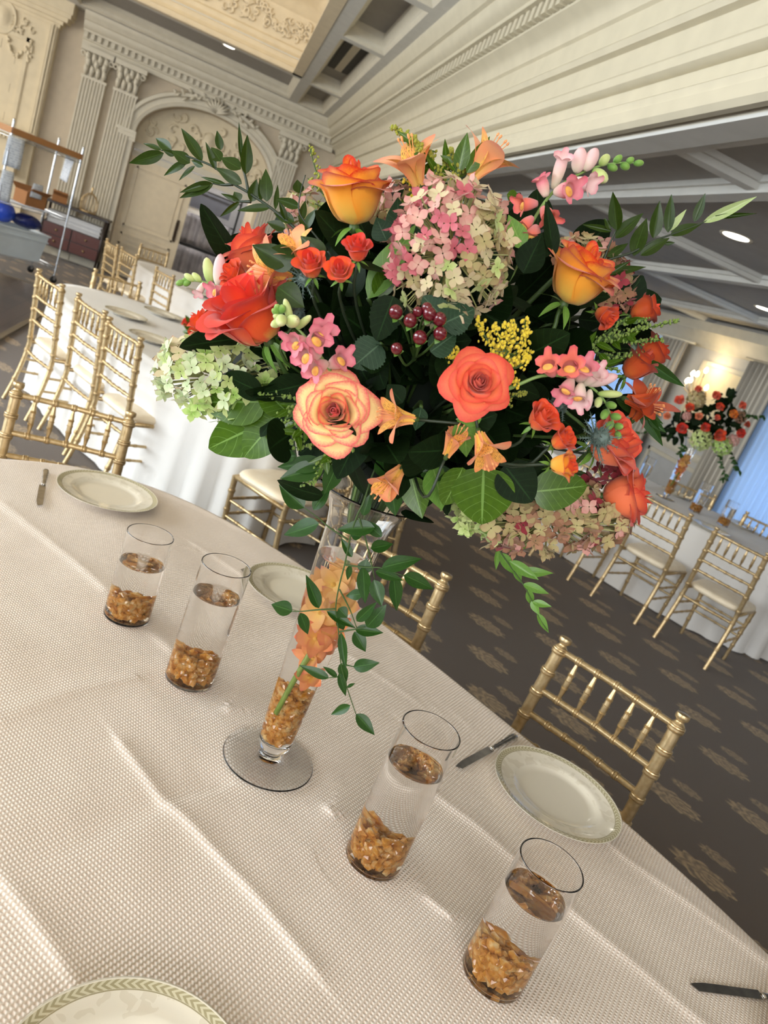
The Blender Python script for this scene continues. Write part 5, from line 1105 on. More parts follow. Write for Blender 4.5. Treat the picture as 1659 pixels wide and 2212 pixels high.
spray('smilax_vine', [[(1100, -60), (1030, 120), (990, 250), (950, 330), (910, 450), (870, 640), (830, 800), (812, 930), (830, 1080), (845, 1280), (890, 1450), (940, 1600)], [(890, 490), (770, 410), (700, 350), (610, 285)], [(960, 350), (1000, 480), (1030, 600), (1060, 740)], [(870, 650), (1000, 665), (1105, 670), (1245, 720)], [(812, 930), (700, 935), (600, 945), (535, 945)], [(835, 805), (900, 930), (945, 1050)], [(835, 1075), (930, 1060), (1000, 1045)], [(845, 1360), (770, 1368)], [(850, 1280), (925, 1298)]],
      [(610, 285, 450, 140, 112), (670, 300, 770, 145, 74), (705, 385, 490, 465, 112), (1060, 412, 820, 420, 92), (1105, 470, 980, 358, 64), (985, 335, 1030, 200, 58), (915, 600, 845, 478, 48), (975, 470, 905, 455, 60), (1035, 545, 1175, 520, 80), (1105, 668, 1350, 600, 92), (1065, 690, 1240, 740, 62), (1245, 715, 1440, 795, 88), (1178, 712, 1208, 952, 82), (985, 700, 1010, 610, 80), (985, 665, 1000, 888, 78), (1055, 745, 1105, 912, 84), (905, 650, 885, 752, 36), (985, 835, 872, 845, 62), (945, 1008, 1068, 893, 62), (1010, 1045, 1127, 918, 94), (935, 1060, 1113, 1085, 68), (930, 1075, 1005, 1203, 80),
       (755, 945, 935, 1055, 56), (830, 925, 885, 985, 70), (830, 985, 870, 1075, 56), (535, 945, 400, 898, 88), (585, 955, 645, 1105, 64), (705, 925, 615, 712, 76), (845, 1080, 878, 1312, 52), (925, 1300, 1077, 1275, 74), (768, 1370, 585, 1290, 54), (820, 1362, 738, 1295, 34), (845, 1275, 880, 1400, 56), (832, 1340, 885, 1492, 50), (885, 1430, 932, 1400, 22), (905, 1545, 788, 1602, 52), (942, 1600, 1062, 1732, 72), (1300, 60, 1150, 150, 40)],
      lambda x, y: .17 - max(0, y - 1050) * .00006, 'vine', 'smilax vine trailing down in front of the vase', 'greenery', 'vines hanging from the tall bouquet', .0013, to=z3, smat=M['stem'])
spray('smilax_vine', [[(1060, 1120), (1075, 1180), (1100, 1220), (1130, 1262), (1150, 1300), (1165, 1335), (1183, 1362)]], [(1080, 1195, 1114, 1242, 22), (1100, 1212, 1162, 1252, 22), (1085, 1185, 1150, 1178, 18), (1118, 1236, 1196, 1236, 20), (1130, 1262, 1187, 1281, 18), (1140, 1275, 1152, 1312, 16), (1150, 1300, 1192, 1310, 14), (1160, 1325, 1187, 1368, 15), (1075, 1185, 1070, 1230, 12), (1110, 1225, 1130, 1262, 16), (1148, 1298, 1165, 1330, 14)], lambda x, y: .06, 'light', 'light green vine dangling below the antique hydrangea', 'greenery', 'vines hanging from the tall bouquet', .0012, smat=M['stem'])
idn = lambda x, y: None
def sprig(leaves, off, lab, meshes=BLEAF, mat='lemon', r=.002):
    x0, y0 = leaves[0][0], leaves[0][1]
    return spray('lemon_leaf_sprig', [[(x0, y0)]], leaves, lambda x, y: off, mat, lab, 'leaves', 'broad leaf sprigs in the tall bouquet', r, meshes, M['stem'])
sprig([(575, 868, 428, 868, 88), (612, 895, 438, 972, 100), (600, 905, 520, 985, 80), (620, 890, 560, 830, 60)], .15, 'pair of large bright lemon leaves below the green hydrangea')
sprig([(1045, 1008, 1040, 1136, 118), (1090, 1005, 1150, 1085, 80, 'dark'), (1000, 1010, 960, 1095, 60, 'lemon')], .24, 'large dark lemon leaf at the bottom centre of the bouquet')
sprig([(1150, 1062, 1274, 1052, 78), (1120, 1010, 1190, 1060, 60, 'dark')], .22, 'broad leaf under the lower right spray roses')
sprig([(822, 742, 762, 792, 66), (850, 640, 812, 735, 62, 'dark')], .27, 'toothed rose leaf left of the dark centre', SLEAF, 'teal')
sprig([(955, 700, 1026, 668, 62), (930, 760, 985, 720, 50), (960, 690, 915, 640, 50)], .29, 'dusky leaf right of the red berries', SLEAF, 'teal')
sprig([(795, 645, 893, 478, 54, 'light'), (810, 640, 860, 560, 44, 'lemon')], .20, 'long yellow-green blade left of the pink hydrangea', LEAF, 'light')
sprig([(862, 512, 858, 425, 48), (880, 520, 905, 440, 40), (835, 520, 812, 470, 44)], .16, 'dusky upright leaf below the top peach lily', LEAF, 'teal')
sprig([(1128, 538, 1100, 462, 40, 'light'), (1150, 560, 1185, 500, 52), (1130, 590, 1172, 505, 56), (1195, 556, 1182, 432, 30)], .20, 'dark leaves between pink hydrangea and yellow rose', LEAF, 'dark')
sprig([(888, 1028, 912, 1118, 54, 'lemon'), (935, 1008, 962, 1102, 64, 'light'), (845, 1045, 854, 1112, 38, 'vine'), (905, 1020, 985, 1022, 36, 'vine'), (820, 985, 850, 1040, 46, 'vine'), (960, 1020, 1000, 1085, 40, 'lemon')], .20, 'pointed leaves hanging over the vase rim', LEAF, 'lemon')
sprig([(990, 372, 1009, 287, 30), (1008, 374, 1060, 294, 28), (945, 405, 930, 335, 30), (1095, 420, 1125, 435, 26), (940, 440, 930, 380, 30)], .13, 'slim green leaves standing up between the top lilies', LEAF, 'lemon')
sprig([(1390, 775, 1482, 838, 22), (1330, 862, 1440, 912, 30), (1380, 870, 1432, 966, 26), (1365, 740, 1400, 800, 24), (1400, 905, 1440, 935, 14)], .08, 'narrow dark leaves sticking out on the right side', LEAF, 'vine')
sprig([(700, 1000, 598, 1008, 34), (690, 1010, 606, 1035, 40), (730, 1000, 700, 1070, 36), (640, 985, 590, 985, 26)], .20, 'glossy leaves below the green goldenrod buds', LEAF, 'vine')
sprig([(910, 880, 900, 930, 34, 'teal'), (1000, 900, 1012, 990, 50, 'light'), (1040, 905, 985, 905, 30, 'light'), (870, 870, 835, 830, 44, 'dark')], .28, 'small green leaves below the coral rose', LEAF, 'lemon')
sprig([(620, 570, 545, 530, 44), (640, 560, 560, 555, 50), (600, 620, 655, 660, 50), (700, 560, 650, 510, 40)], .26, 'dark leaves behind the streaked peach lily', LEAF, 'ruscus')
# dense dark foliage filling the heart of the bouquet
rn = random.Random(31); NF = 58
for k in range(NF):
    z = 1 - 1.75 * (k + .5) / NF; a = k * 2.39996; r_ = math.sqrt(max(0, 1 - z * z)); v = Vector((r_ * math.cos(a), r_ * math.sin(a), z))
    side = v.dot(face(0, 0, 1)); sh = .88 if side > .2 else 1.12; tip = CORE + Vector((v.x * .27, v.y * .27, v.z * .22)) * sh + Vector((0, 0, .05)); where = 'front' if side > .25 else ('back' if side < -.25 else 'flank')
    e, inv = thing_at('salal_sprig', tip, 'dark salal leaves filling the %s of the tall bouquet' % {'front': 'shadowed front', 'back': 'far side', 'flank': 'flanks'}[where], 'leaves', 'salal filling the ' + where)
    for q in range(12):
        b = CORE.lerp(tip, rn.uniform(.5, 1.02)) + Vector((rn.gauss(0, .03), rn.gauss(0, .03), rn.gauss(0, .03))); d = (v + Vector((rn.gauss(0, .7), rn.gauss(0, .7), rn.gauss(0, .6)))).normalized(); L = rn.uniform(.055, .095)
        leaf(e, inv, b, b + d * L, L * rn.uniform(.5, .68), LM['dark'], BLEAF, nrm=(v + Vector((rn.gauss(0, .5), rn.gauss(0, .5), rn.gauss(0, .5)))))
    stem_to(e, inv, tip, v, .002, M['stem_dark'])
# ================================================================== BACKGROUND THINGS
def joined(name, items):
    bm = bmesh.new()
    for me, m in items:
        n0 = len(bm.verts); bm.from_mesh(me); bm.verts.ensure_lookup_table(); bmesh.ops.transform(bm, matrix=m, verts=bm.verts[n0:])
    me = bpy.data.meshes.new(name); bm.to_mesh(me); bm.free(); me.materials.clear(); me.polygons.foreach_set('use_smooth', [True] * len(me.polygons)); return me
# ---------- the bouquet on the right table
B2 = Vector((RTC[0], RTC[1], 0)); HV2 = B2.normalized(); D2 = B2.length
def b2(x, y, off=0.0):
    X, Y = 1359 + x / 5.53, 700 + y / 5.53; d = ray(X, Y); return CO + d * ((D2 - off) / d.dot(HV2))
M2, C2 = B2 + Vector((0, 0, 1.27)), B2 + Vector((0, 0, 1.52))
v2 = tag(mobj('trumpet_vase', vase.data, M['glass'], None, (B2.x, B2.y, vz)), 'glass trumpet vase of the bouquet on the right table', 'vase')
cr = [o for o in bpy.data.objects if o.name.startswith('amber_crystals') and 'tall vase' in o.get('label', '')][0]
c2 = dup(cr); c2.location = (B2.x, B2.y, vz); tag(c2, 'amber crystals in the vase on the right table')
o2 = dup(os_); o2.location = Vector(os_.location) + (B2 - AXP); tag(o2, 'orange orchid spray inside the vase on the right table')
RB = joined('rose_bloom', [(me, Matrix.Rotation(a, 4, 'Z')) for me, a, R1, li in SPRAY]); _q = random.Random(77)
for x, y, s, mt, lab in ((610, 940, 62, 'coral', 'coral rose high on the left of the far bouquet'), (725, 1015, 55, 'orange', 'orange rose second from left in the far bouquet'), (1020, 880, 56, 'coral', 'coral rose just below the sconce lights in the far bouquet'), (1318, 990, 50, 'coral', 'coral rose at the upper right of the far bouquet'),
                          (1210, 1088, 58, 'yellow', 'yellow rose in the far bouquet'), (640, 1245, 66, 'red_in', 'red rose low on the left of the far bouquet'), (895, 1235, 56, 'red', 'red-orange rose at the middle of the far bouquet'), (1045, 1322, 76, 'orange', 'largest orange rose low in the far bouquet'), (1292, 1302, 60, 'red_in', 'red rose low on the right of the far bouquet'),
                          (1035, 1125, 38, 'coral', 'smallest coral rosebud at the heart of the far bouquet'), (1060, 1005, 52, 'orange', 'orange rose right of centre in the far bouquet'), (470, 1112, 48, 'peach', 'peach bloom at the left tip of the far bouquet'), (830, 1110, 46, 'peach', 'peach bloom at the centre of the far bouquet'), (1380, 1205, 40, 'rust', 'rusty bloom at the right tip of the far bouquet'), (820, 800, 44, 'coral', 'coral bloom on top of the far bouquet')):
    P = b2(x, y, .20 - .1 * abs(x - 920) / 500); f = (P - C2).normalized() * .7 + face(0, -.15, 1); s_ = px(P, s / 5.53) * 1.15
    tag(mobj('rose', RB, PM[mt], None, Matrix.Translation(P) @ axis_frame(f, _q.uniform(0, 6)).to_4x4() @ Matrix.Scale(s_, 4)), lab, 'rose', 'blooms of the far bouquet')
for k, (x, y, s, mt, off, lab) in enumerate(((800, 900, 105, 'h_tan', .12, 'tan hydrangea high in the far bouquet'), (860, 1385, 120, 'h_green', .16, 'pale green hydrangea low in the far bouquet'), (1115, 1455, 110, 'h_lime', .12, 'lime hydrangea at the bottom of the far bouquet'), (1330, 1110, 70, 'h_brown', .06, 'brown hydrangea on the right of the far bouquet'), (1240, 1390, 70, 'h_rose', .12, 'pinkish hydrangea low right in the far bouquet'), (690, 1100, 50, 'h_rose', .18, 'small pink flower head left in the far bouquet'))):
    it = []; N = 46
    for i in range(N):
        z = 1 - 2 * (i + .5) / N; a = i * 2.4; r = math.sqrt(1 - z * z); v = Vector((r * math.cos(a), r * math.sin(a), z)); it.append((FLO[i % 6], Matrix.Translation(v) @ axis_frame(v).to_4x4() @ Matrix.Scale(.34, 4)))
    P = b2(x, y, off); tag(mobj('hydrangea', joined('hydrangea_head', it), PM[mt], None, Matrix.Translation(P) @ Matrix.Scale(px(P, s / 5.53), 4)), lab, 'hydrangea', 'hydrangeas of the far bouquet')
for k, (x, y, ww, lab) in enumerate(((700, 1180, 1.0, 'left'), (950, 1080, 1.0, 'centre'), (1180, 1200, 1.0, 'right'), (960, 1300, 1.0, 'lower centre'), (560, 1250, .8, 'far left tip'), (1180, 920, .8, 'top'))):
    it = []
    for q in range(26):
        v = Vector((_q.gauss(0, 1), _q.gauss(0, 1), _q.gauss(0, .8))).normalized(); d = v + Vector((_q.gauss(0, .5), _q.gauss(0, .5), _q.gauss(0, .5))); it.append((BLEAF[q % 3], Matrix.Translation(v * _q.uniform(.02, .09)) @ frame(d, v).to_4x4() @ Matrix.Diagonal((.055, .09, .09, 1))))
    P = b2(x, y, .02); tag(mobj('leaf_sprig', joined('leaf_sprig', it), LM['dark'], None, P), 'dark leaf sprig at the %s of the far bouquet' % lab, 'leaves', 'foliage of the far bouquet')
for pts, lab in (([(1080, 1500), (1120, 1650), (1140, 1790), (1135, 1860)], 'thin vine dangling straight below the far bouquet'), ([(1200, 1480), (1260, 1600), (1300, 1700), (1330, 1760)], 'thin vine dangling at lower right of the far bouquet'), ([(1300, 1080), (1430, 1080), (1520, 1100), (1620, 1100)], 'thin leafy sprig reaching right from the far bouquet'), ([(680, 1440), (640, 1500), (600, 1560)], 'thin vine dangling left of the far vase'), ([(420, 1180), (300, 1250), (130, 1310)], 'feathery sprig reaching left from the far bouquet')):
    Q = spline([b2(x, y, .08) for x, y in pts], 6); e, inv = thing_at('vine_sprig', Q[0], lab, 'greenery', 'vines of the far bouquet'); mobj('twig', MB().tube([inv @ q for q in Q], .002, 5).mesh('twig'), M['stem_dark'], e)
    for i in range(1, len(Q)): leaf(e, inv, Q[i], Q[i] + Vector((_q.uniform(-1, 1), _q.uniform(-1, 1), _q.uniform(-.8, .3))).normalized() * .05, .02, LM['vine'])
# ---------- cylinder glasses and plates on the other tables
gl = [o for o in list(bpy.data.objects) if o.name.startswith('cylinder_glass')]; wt = [o for o in list(bpy.data.objects) if o.name.startswith('water') and 'tall vase' not in o.get('label', '')]; am = [o for o in list(bpy.data.objects) if o.name.startswith('amber_crystals') and 'glass' in o.get('label', '')]
names = ('farthest', 'second', 'third', 'nearest')
for k in range(4):
    for src, nm in ((gl[k], 'cylinder glass'), (wt[k], 'water'), (am[k], 'amber crystals')):
        o = dup(src); o.location = Vector(src.location) + (B2 - AXP); w = ('left of' if k < 2 else 'right of')
        tag(o, {'cylinder glass': '%s cylinder glass %s the vase on the right table', 'water': 'water in the %s glass %s the right-table vase', 'amber crystals': 'amber crystals in the %s glass %s the right-table vase'}[nm] % (('outer' if k in (0, 3) else 'inner'), w), None, nm + ' on the right table')
PL2 = MB().lathe(PP, 32).mesh('plate_far', True)
def on_table(c, s, n): p = Vector((c[0], c[1], 0)) + TT * s + TN * n; return p.x, p.y
for s, lab in ((.62, 'plate on the right table in front of the chair nearest the right edge'), (-.05, 'plate on the right table in front of the whole left chair')): plate(*on_table(RTC, s, -.52), lab, 'plates on the right table', me=PL2)
for s, lab in ((.55, 'plate across the right table near the right edge'), (-.1, 'plate across the right table behind the vase')): plate(*on_table(RTC, s, .52), lab, 'plates on the right table', me=PL2)
plate(-.43, 5.62, 'ivory plate on the left table at the middle chair', 'plates on the left table', me=PL2); plate(-.20, 5.02, 'ivory plate on the left table nearest the bouquet', 'plates on the left table', me=PL2); plate(-.22, 6.22, 'ivory plate at the far end of the left table', 'plates on the left table', me=PL2)
plate(*on_table(FTC, .3, -.5), 'ivory plate on the farthest table', 'plates on the farthest table', me=PL2)
# low posy on the left table
P = at_z(428, 708, TZ + .12); pe, pinv = thing_at('flower_posy', (P.x, P.y, TZ + .01), 'small orange and yellow posy on the left table beside the red rose', 'flowers', None)
mobj('posy_bowl', MB().lathe([(.0005, 0), (.05, 0), (.07, .05), (.066, .05), (.046, .004), (.0005, .004)], 24).mesh('posy_bowl', True), M['glass'], pe)
for k, (dx, dy, dz, mt) in enumerate(((-.06, 0, .10, 'red'), (.02, -.03, .15, 'orange'), (.07, .02, .10, 'yellow'), (-.01, .05, .13, 'red'), (-.02, -.07, .07, 'orange'))): mobj('bloom', RB, PM[mt], pe, Matrix.Translation((dx, dy, dz)) @ axis_frame((dx, dy - .05, .06), k).to_4x4() @ Matrix.Scale(.042, 4))
for k in range(12): a = k * .9; leaf(pe, pinv, (P.x, P.y, TZ + .07), (P.x + .11 * math.cos(a), P.y + .11 * math.sin(a), TZ + .06 + .06 * (k % 3)), .04, LM['lemon'], BLEAF)
# ---------- drapes and sheers on the side wall
t = NT('grey_striped_drape'); co = t.coord('UV'); u, v, _ = t.sep(co); st = t.math('GREATER_THAN', t.math('FRACT', t.math('MULTIPLY', u, 13.0)), .72)
t.base(t.mix(st, rgb(160, 152, 138), rgb(206, 198, 182))).p(rough=.8, sheen=.2); M['drape'] = t.m
t = NT('sheer_voile'); tl = t.n('BsdfTranslucent'); tl.inputs[0].default_value = rgb(214, 228, 244); t.base(rgb(206, 214, 224)).p(rough=.9); ms = t.n('MixShader'); ms.inputs[0].default_value = .7
t.t.links.new(t.b.outputs[0], ms.inputs[1]); t.t.links.new(tl.outputs[0], ms.inputs[2]); t.t.links.new(ms.outputs[0], t.t.nodes['Material Output'].inputs[0]); M['sheer'] = t.m
def curtain(name, y0, y1, x, z0, z1, folds, amp, mat, lab, grp):
    def fn(u, v): return (x + amp * math.sin(u * folds * 2 * math.pi) * (.75 + .25 * math.sin(v * 3 + u * 9)), y0 + (y1 - y0) * u, z1 + (z0 - z1) * v)
    me = grid_mesh(name, folds * 8, 6, fn); o = tag(mobj(name, me, mat), lab, 'curtain', grp)
    sol = o.modifiers.new('thick', 'SOLIDIFY'); sol.thickness = .004; return o
curtain('drape', 9.36, 9.96, XR - .17, .015, 2.29, 7, .035, M['drape'], 'grey striped drape left of the wall sconce', 'grey striped drapes')
curtain('drape', 7.42, 8.00, XR - .17, .015, 2.29, 7, .035, M['drape'], 'grey striped drape right of the wall sconce', 'grey striped drapes')
curtain('sheer_curtain', 9.9, 12.5, XR - .07, .015, 2.28, 22, .022, M['sheer'], 'sheer white curtain glowing blue left of the sconce wall', 'sheer curtains')
curtain('sheer_curtain', 5.3, 7.5, XR - .07, .015, 2.28, 20, .022, M['sheer'], 'sheer white curtain glowing blue at the right picture edge', 'sheer curtains')
for (a, b), lab in (((9.2, 12.6), 'wooden curtain pole of the left window'), ((5.2, 8.1), 'wooden curtain pole of the right window')):
    tag(mobj('curtain_pole', MB().tube([(XR - .17, a, 2.31), (XR - .17, b, 2.31)], .018, 10).mesh('curtain_pole', True), M['trim']), lab, 'curtain pole', 'curtain poles')
# moulded panel frames and sconce
def frame_panel(y0, y1, z0, z1, notch, nm):
    o = struct(nm, MB().box(XR - .012, XR, y0 + .06, y1 - .06, z0 + .06, z1 - .06).mesh('wall_panel'), plain(nm + '_paint', rgb(228, 212, 176) if notch else rgb(188, 188, 186), .6)); m = MB()
    for a, b, c, d in ((y0, y1, z0, z0 + .05), (y0, y1, z1 - .05, z1), (y0, y0 + .05, z0, z1), (y1 - .05, y1, z0, z1)): m.box(XR - .04, XR, a, b, c, d); m.box(XR - .025, XR, a + (.08 if b - a > .1 else 0), b - (.08 if b - a > .1 else 0), c + (.08 if d - c > .1 else 0), d - (.08 if d - c > .1 else 0)) if False else None
    if notch:
        for sy, yy in ((1, y0), (-1, y1)):
            for sz, zz in ((1, z0), (-1, z1)): m.box(XR - .045, XR, min(yy, yy + sy * .12), max(yy, yy + sy * .12), min(zz, zz + sz * .12), max(zz, zz + sz * .12))
    mobj('panel_moulding', m.mesh('panel_moulding'), M['trim'], o)
frame_panel(8.06, 9.04, 1.16, 2.15, True, 'trim_6'); frame_panel(8.06, 9.3, .30, .82, False, 'trim_7')
sc = empty('wall_sconce', (XR - .04, 8.72, 1.72), None, 'lit candle sconce with several bulbs on the cream wall panel', 'sconce')
mobj('back_plate', MB().lathe([(.0005, 0), (.06, 0), (.05, .02), (.0005, .03)], 16).mesh('back_plate', True), M['gold'], sc, Matrix.Rotation(R(-90), 4, 'Y'))
t = NT('candle_glow'); t.base((1, 1, 1, 1)).emit((1.0, .82, .5, 1), 9.0); M['bulb'] = t.m
for k, (dy, dz, dx) in enumerate(((-.08, .30, -.18), (.12, .21, -.2), (.0, .22, -.22), (.22, .10, -.16), (.04, .12, -.24), (-.22, .10, -.16))):
    mobj('arm', MB().tube(spline([(0, 0, 0), (dx * .6, dy * .6, -.04), (dx, dy, dz - .10)], 5), .006, 6).mesh('arm', True), M['gold'], sc)
    mobj('candle', MB().lathe([(.012, -.10), (.012, -.035), (.0005, -.035)], 8).mesh('candle', True), M['trim'], sc, (dx, dy, dz)); mobj('bulb', MB().lathe([(.0005, -.04), (.022, -.02), (.026, .0), (.014, .03), (.0005, .045)], 10).mesh('bulb', True), M['bulb'], sc, (dx, dy, dz))
l = bpy.data.lights.new('sconce_light', 'POINT'); l.energy = 5; l.color = (1, .78, .45); l.shadow_soft_size = .08; o = bpy.data.objects.new('sconce_light', l); COL.objects.link(o); o.parent = sc; o.location = (-.16, 0, .38); o['kind'] = 'helper'
# ---------- chimney breast at the far left with carved relief
cb = empty('wall_chimney', (-3.05, YE, 0)); cb['kind'] = 'structure'
mobj('breast', MB().box(-3.2, 0, -.14, 0, 0, 3.32).mesh('breast'), M['stone'], cb)
m = MB()
for x0, d in ((-.02, .17), (-.06, .19), (-.10, .165)): m.box(x0 - .03, x0, -d, -.14, 1.7, 3.30)
mobj('edge_moulding', m.mesh('edge_moulding'), M['stone'], cb)
m = MB()
for o, z0, z1 in ((.16, 3.28, 3.33), (.20, 3.33, 3.38), (.27, 3.38, 3.44), (.31, 3.44, 3.50), (.33, 3.50, ZC)): m.box(-3.2, o - .14, -o, 0, z0, z1)
mobj('breast_cornice', m.mesh('breast_cornice'), M['stone'], cb)
m = MB()
for x in (-.36, -1.14): m.box(x - .03, x + .03, -.165, -.14, 1.7, 2.98); m.box(x + .03, x + .045, -.152, -.14, 1.7, 2.98)
m.box(-1.17, -.33, -.165, -.14, 2.92, 2.98); mobj('inner_frame', m.mesh('inner_frame'), M['stone'], cb)
m = MB(); m.lathe([(.0005, .07), (.10, .055), (.16, .0), (.175, .03), (.20, .03), (.21, 0)], 28); mobj('oval_cartouche', m.mesh('oval_cartouche', True), M['stone'], cb, Matrix.Translation((-.75, -.14, 3.12)) @ Matrix.Rotation(R(90), 4, 'X') @ Matrix.Diagonal((.9, 1.15, 1, 1)))
for s in (-1, 1):
    m = MB(); rn = random.Random(5)
    for k in range(26):
        q = k / 25; x = s * (.10 + .33 * q); z = 2.86 - .22 * math.sin(math.pi * q) + .08 * q; m.lathe([(.0005, -.03), (.03, 0), (.0005, .03)], 6, c=(-.75 + x + rn.uniform(-.015, .015), -.16 + rn.uniform(-.02, .01), z + rn.uniform(-.02, .02)))
    for k in range(8): m.lathe([(.0005, -.03), (.028, 0), (.0005, .03)], 6, c=(-.75 + s * .44 + rn.uniform(-.02, .02), -.155, 2.92 - k * .035))
    mobj('swag', m.mesh('swag', True), M['stone'], cb); m = MB(); relief(m, -.75 + s * .15 - .08, -.75 + s * .15 + .30, 2.98, 3.20, -.14, 12, rn, .05); mobj('leaf_scroll', m.mesh('leaf_scroll', True), M['stone'], cb)
blk = MB()
for k in range(9): blk.box(-.5 - (k % 3) * .22, -.495 - (k % 3) * .22, -.1415, -.14, 1.72 + k * .14, 1.85 + k * .14)
mobj('block_joints', blk.mesh('block_joints'), plain('stone_joint', rgb(150, 136, 110), .8), cb)
m = MB()
for w, z0, z1 in ((.36, 1.62, 1.68), (.33, 1.56, 1.62), (.27, 1.48, 1.56), (.22, 1.0, 1.48), (.25, .0, .2)): m.box(-1.5, -.02 - .36 + w, -.14 - w, -.14, z0, z1)
mantel = mobj('mantel', m.mesh('mantel'), M['stone'], cb)
for k in range(12): mobj('mantel_dentil', MB().box(-.03, 0, -.06, 0, 0, .06).mesh('mantel_dentil'), M['stone'], mantel, (-.13 - k * .055, -.40, 1.495))
m = MB(); m.lathe([(.0005, .03), (.05, .02), (.07, 0)], 14); mobj('rosette', m.mesh('rosette', True), M['stone'], mantel, Matrix.Translation((-.28, -.36, 1.28)) @ Matrix.Rotation(R(90), 4, 'X'))
# ---------- rooms beyond the arched door
struct('wall_store', MB().box(-2.6, 2.6, 17.2, 17.4, 0, 3.2).box(-2.6, -2.5, YE + .3, 17.2, 0, 3.2).box(2.0, 2.1, YE + .3, 17.2, 0, 3.2).box(-2.6, 2.1, YE + .3, 17.4, 3.2, 3.3).mesh('wall_store'), plain('store_wall', rgb(186, 184, 184), .7))
t = NT('grey_cloth'); t.base(t.ramp(t.noise(3, t.coord('Object'), 3), [(.3, rgb(122, 118, 122)), (.7, rgb(166, 162, 166))])).p(rough=.85); M['greycloth'] = t.m
for k, (x0, x1, z0, z1, y, lab) in enumerate(((-.75, .22, .86, 1.42, 15.9, 'grey cloth cover on the upper tier beyond the open door'), (-.75, .28, .02, .80, 15.8, 'grey cloth cover on the lower tier beyond the open door'))):
    def fn(u, v, x0=x0, x1=x1, z0=z0, z1=z1, y=y): return (x0 + (x1 - x0) * u, y + .03 * math.sin(u * 38) + .02 * math.sin(u * 17 + 1) - .05 * v, z1 + (z0 - z1) * v)
    o = tag(mobj('cloth_cover', grid_mesh('cloth_cover', 60, 6, fn), M['greycloth']), lab, 'cloth', 'grey covers beyond the door'); o.modifiers.new('thick', 'SOLIDIFY').thickness = .01
rk = empty('storage_rack', (-.25, 16.2, 0), None, 'black metal storage rack beyond the open door', 'rack')
for sx in (-.55, .55):
    for sy in (-.25, .25): mobj('upright', MB().box(sx - .015, sx + .015, sy - .015, sy + .015, 0, 1.95).mesh('upright'), M['black'], rk)
for z in (.12, .82, 1.42, 1.9): mobj('shelf', MB().box(-.57, .57, -.27, .27, z - .02, z).mesh('shelf'), M['black'], rk)
tag(mobj('folded_linen', MB().box(-.6, .05, -.2, .2, 0, .06).box(-.55, .1, -.18, .18, .06, .10).mesh('folded_linen'), M['linen_plain'], None, (-.2, 16.15, 1.4205)), 'white folded linen lying on the storage rack', 'linen')
tag(mobj('storage_crate', MB().box(-.45, .35, -.2, .2, 0, .34).box(-.47, .37, -.22, .22, .30, .34).mesh('storage_crate'), plain('slate_crate', rgb(96, 98, 108), .6), None, (-.2, 16.15, 1.53)), 'dark grey crate on the linen of the storage rack', 'crate')
sl = empty('store_fill_lamp', (-.3, 15.4, 3.19), None, 'added ceiling lamp brightening the store room beyond the arched door', 'lamp')  # unseen lamp added to brighten the room behind the doorway
mobj('lamp_shade', MB().lathe([(.0005, -.08), (.14, -.07), (.18, -.02), (.18, 0)], 20).mesh('lamp_shade', True), M['lamp'], sl)
l = bpy.data.lights.new('store_fill', 'POINT'); l.energy = 60; l.shadow_soft_size = .15; o = bpy.data.objects.new('store_fill', l); COL.objects.link(o); o.parent = sl; o.location = (0, 0, -.2); o['kind'] = 'helper'
# ---------- dark console dresser with drawers, and what stands on it
M['mahogany'] = plain('mahogany', rgb(84, 36, 26), .35, coat=.2); M['ebony'] = plain('dark_console_wood', rgb(44, 32, 28), .4)
ds = empty('console_dresser', (-2.15, 13.83, 0), None, 'dark wooden console dresser with red-brown drawers by the left wall', 'dresser')
mobj('top', MB().box(-.50, .50, -.23, .22, .83, .865).mesh('top'), M['ebony'], ds)
for sx in (-1, 1):
    for sy in (-.20, .17): mobj('leg', MB().tube([(sx * .45, sy, 0), (sx * .46, sy, .4), (sx * .46, sy, .83)], [.016, .022, .022], 8).mesh('leg', True), M['ebony'], ds)
mobj('drawer_case', MB().box(-.47, .47, -.18, .19, .17, .54).mesh('drawer_case'), M['ebony'], ds)
for i in range(2):
    for j in range(2):
        dr = mobj('drawer', MB().box(-.22, .22, -.02, 0, 0, .165).mesh('drawer'), M['mahogany'], ds, (-.23 + i * .46, -.18, .185 + j * .178))
        mobj('knob', MB().lathe([(.0005, .03), (.018, .022), (.012, .0)], 10).mesh('knob', True), M['gold'], dr, Matrix.Translation((0, -.02, .085)) @ Matrix.Rotation(R(90), 4, 'X'))
for k in range(3): tag(mobj('serving_tray', MB().box(-.40, .40, -.15, .15, 0, .05).box(-.42, .42, -.17, .17, .045, .06).mesh('serving_tray'), plain('tray_grey', rgb(196, 198, 202), .4), None, (-2.15, 13.83, .5405 + k * .0605)), ('lowest', 'middle', 'topmost')[k] + ' pale grey tray stacked inside the console dresser', 'tray', 'trays in the dresser')
lt = empty('gold_lantern', (-2.02, 13.8, .866), None, 'gold wire lantern standing on the console dresser', 'lantern')
mobj('lantern_base', MB().lathe([(.0005, 0), (.13, 0), (.13, .02), (.0005, .025)], 16).mesh('lantern_base', True), M['gold'], lt)
for k in range(10): a = k * .628; mobj('wire', MB().tube(spline([(.12 * math.cos(a), .12 * math.sin(a), .02), (.13 * math.cos(a), .13 * math.sin(a), .18), (.06 * math.cos(a), .06 * math.sin(a), .28), (0, 0, .31)], 4), .006, 5).mesh('wire', True), M['gold'], lt)
mobj('finial', MB().lathe([(.0005, .30), (.02, .32), (.012, .35), (.022, .38), (.0005, .41)], 10).mesh('finial', True), M['gold'], lt)
M['cardboard'] = plain('brown_cardboard', rgb(158, 108, 64), .8)
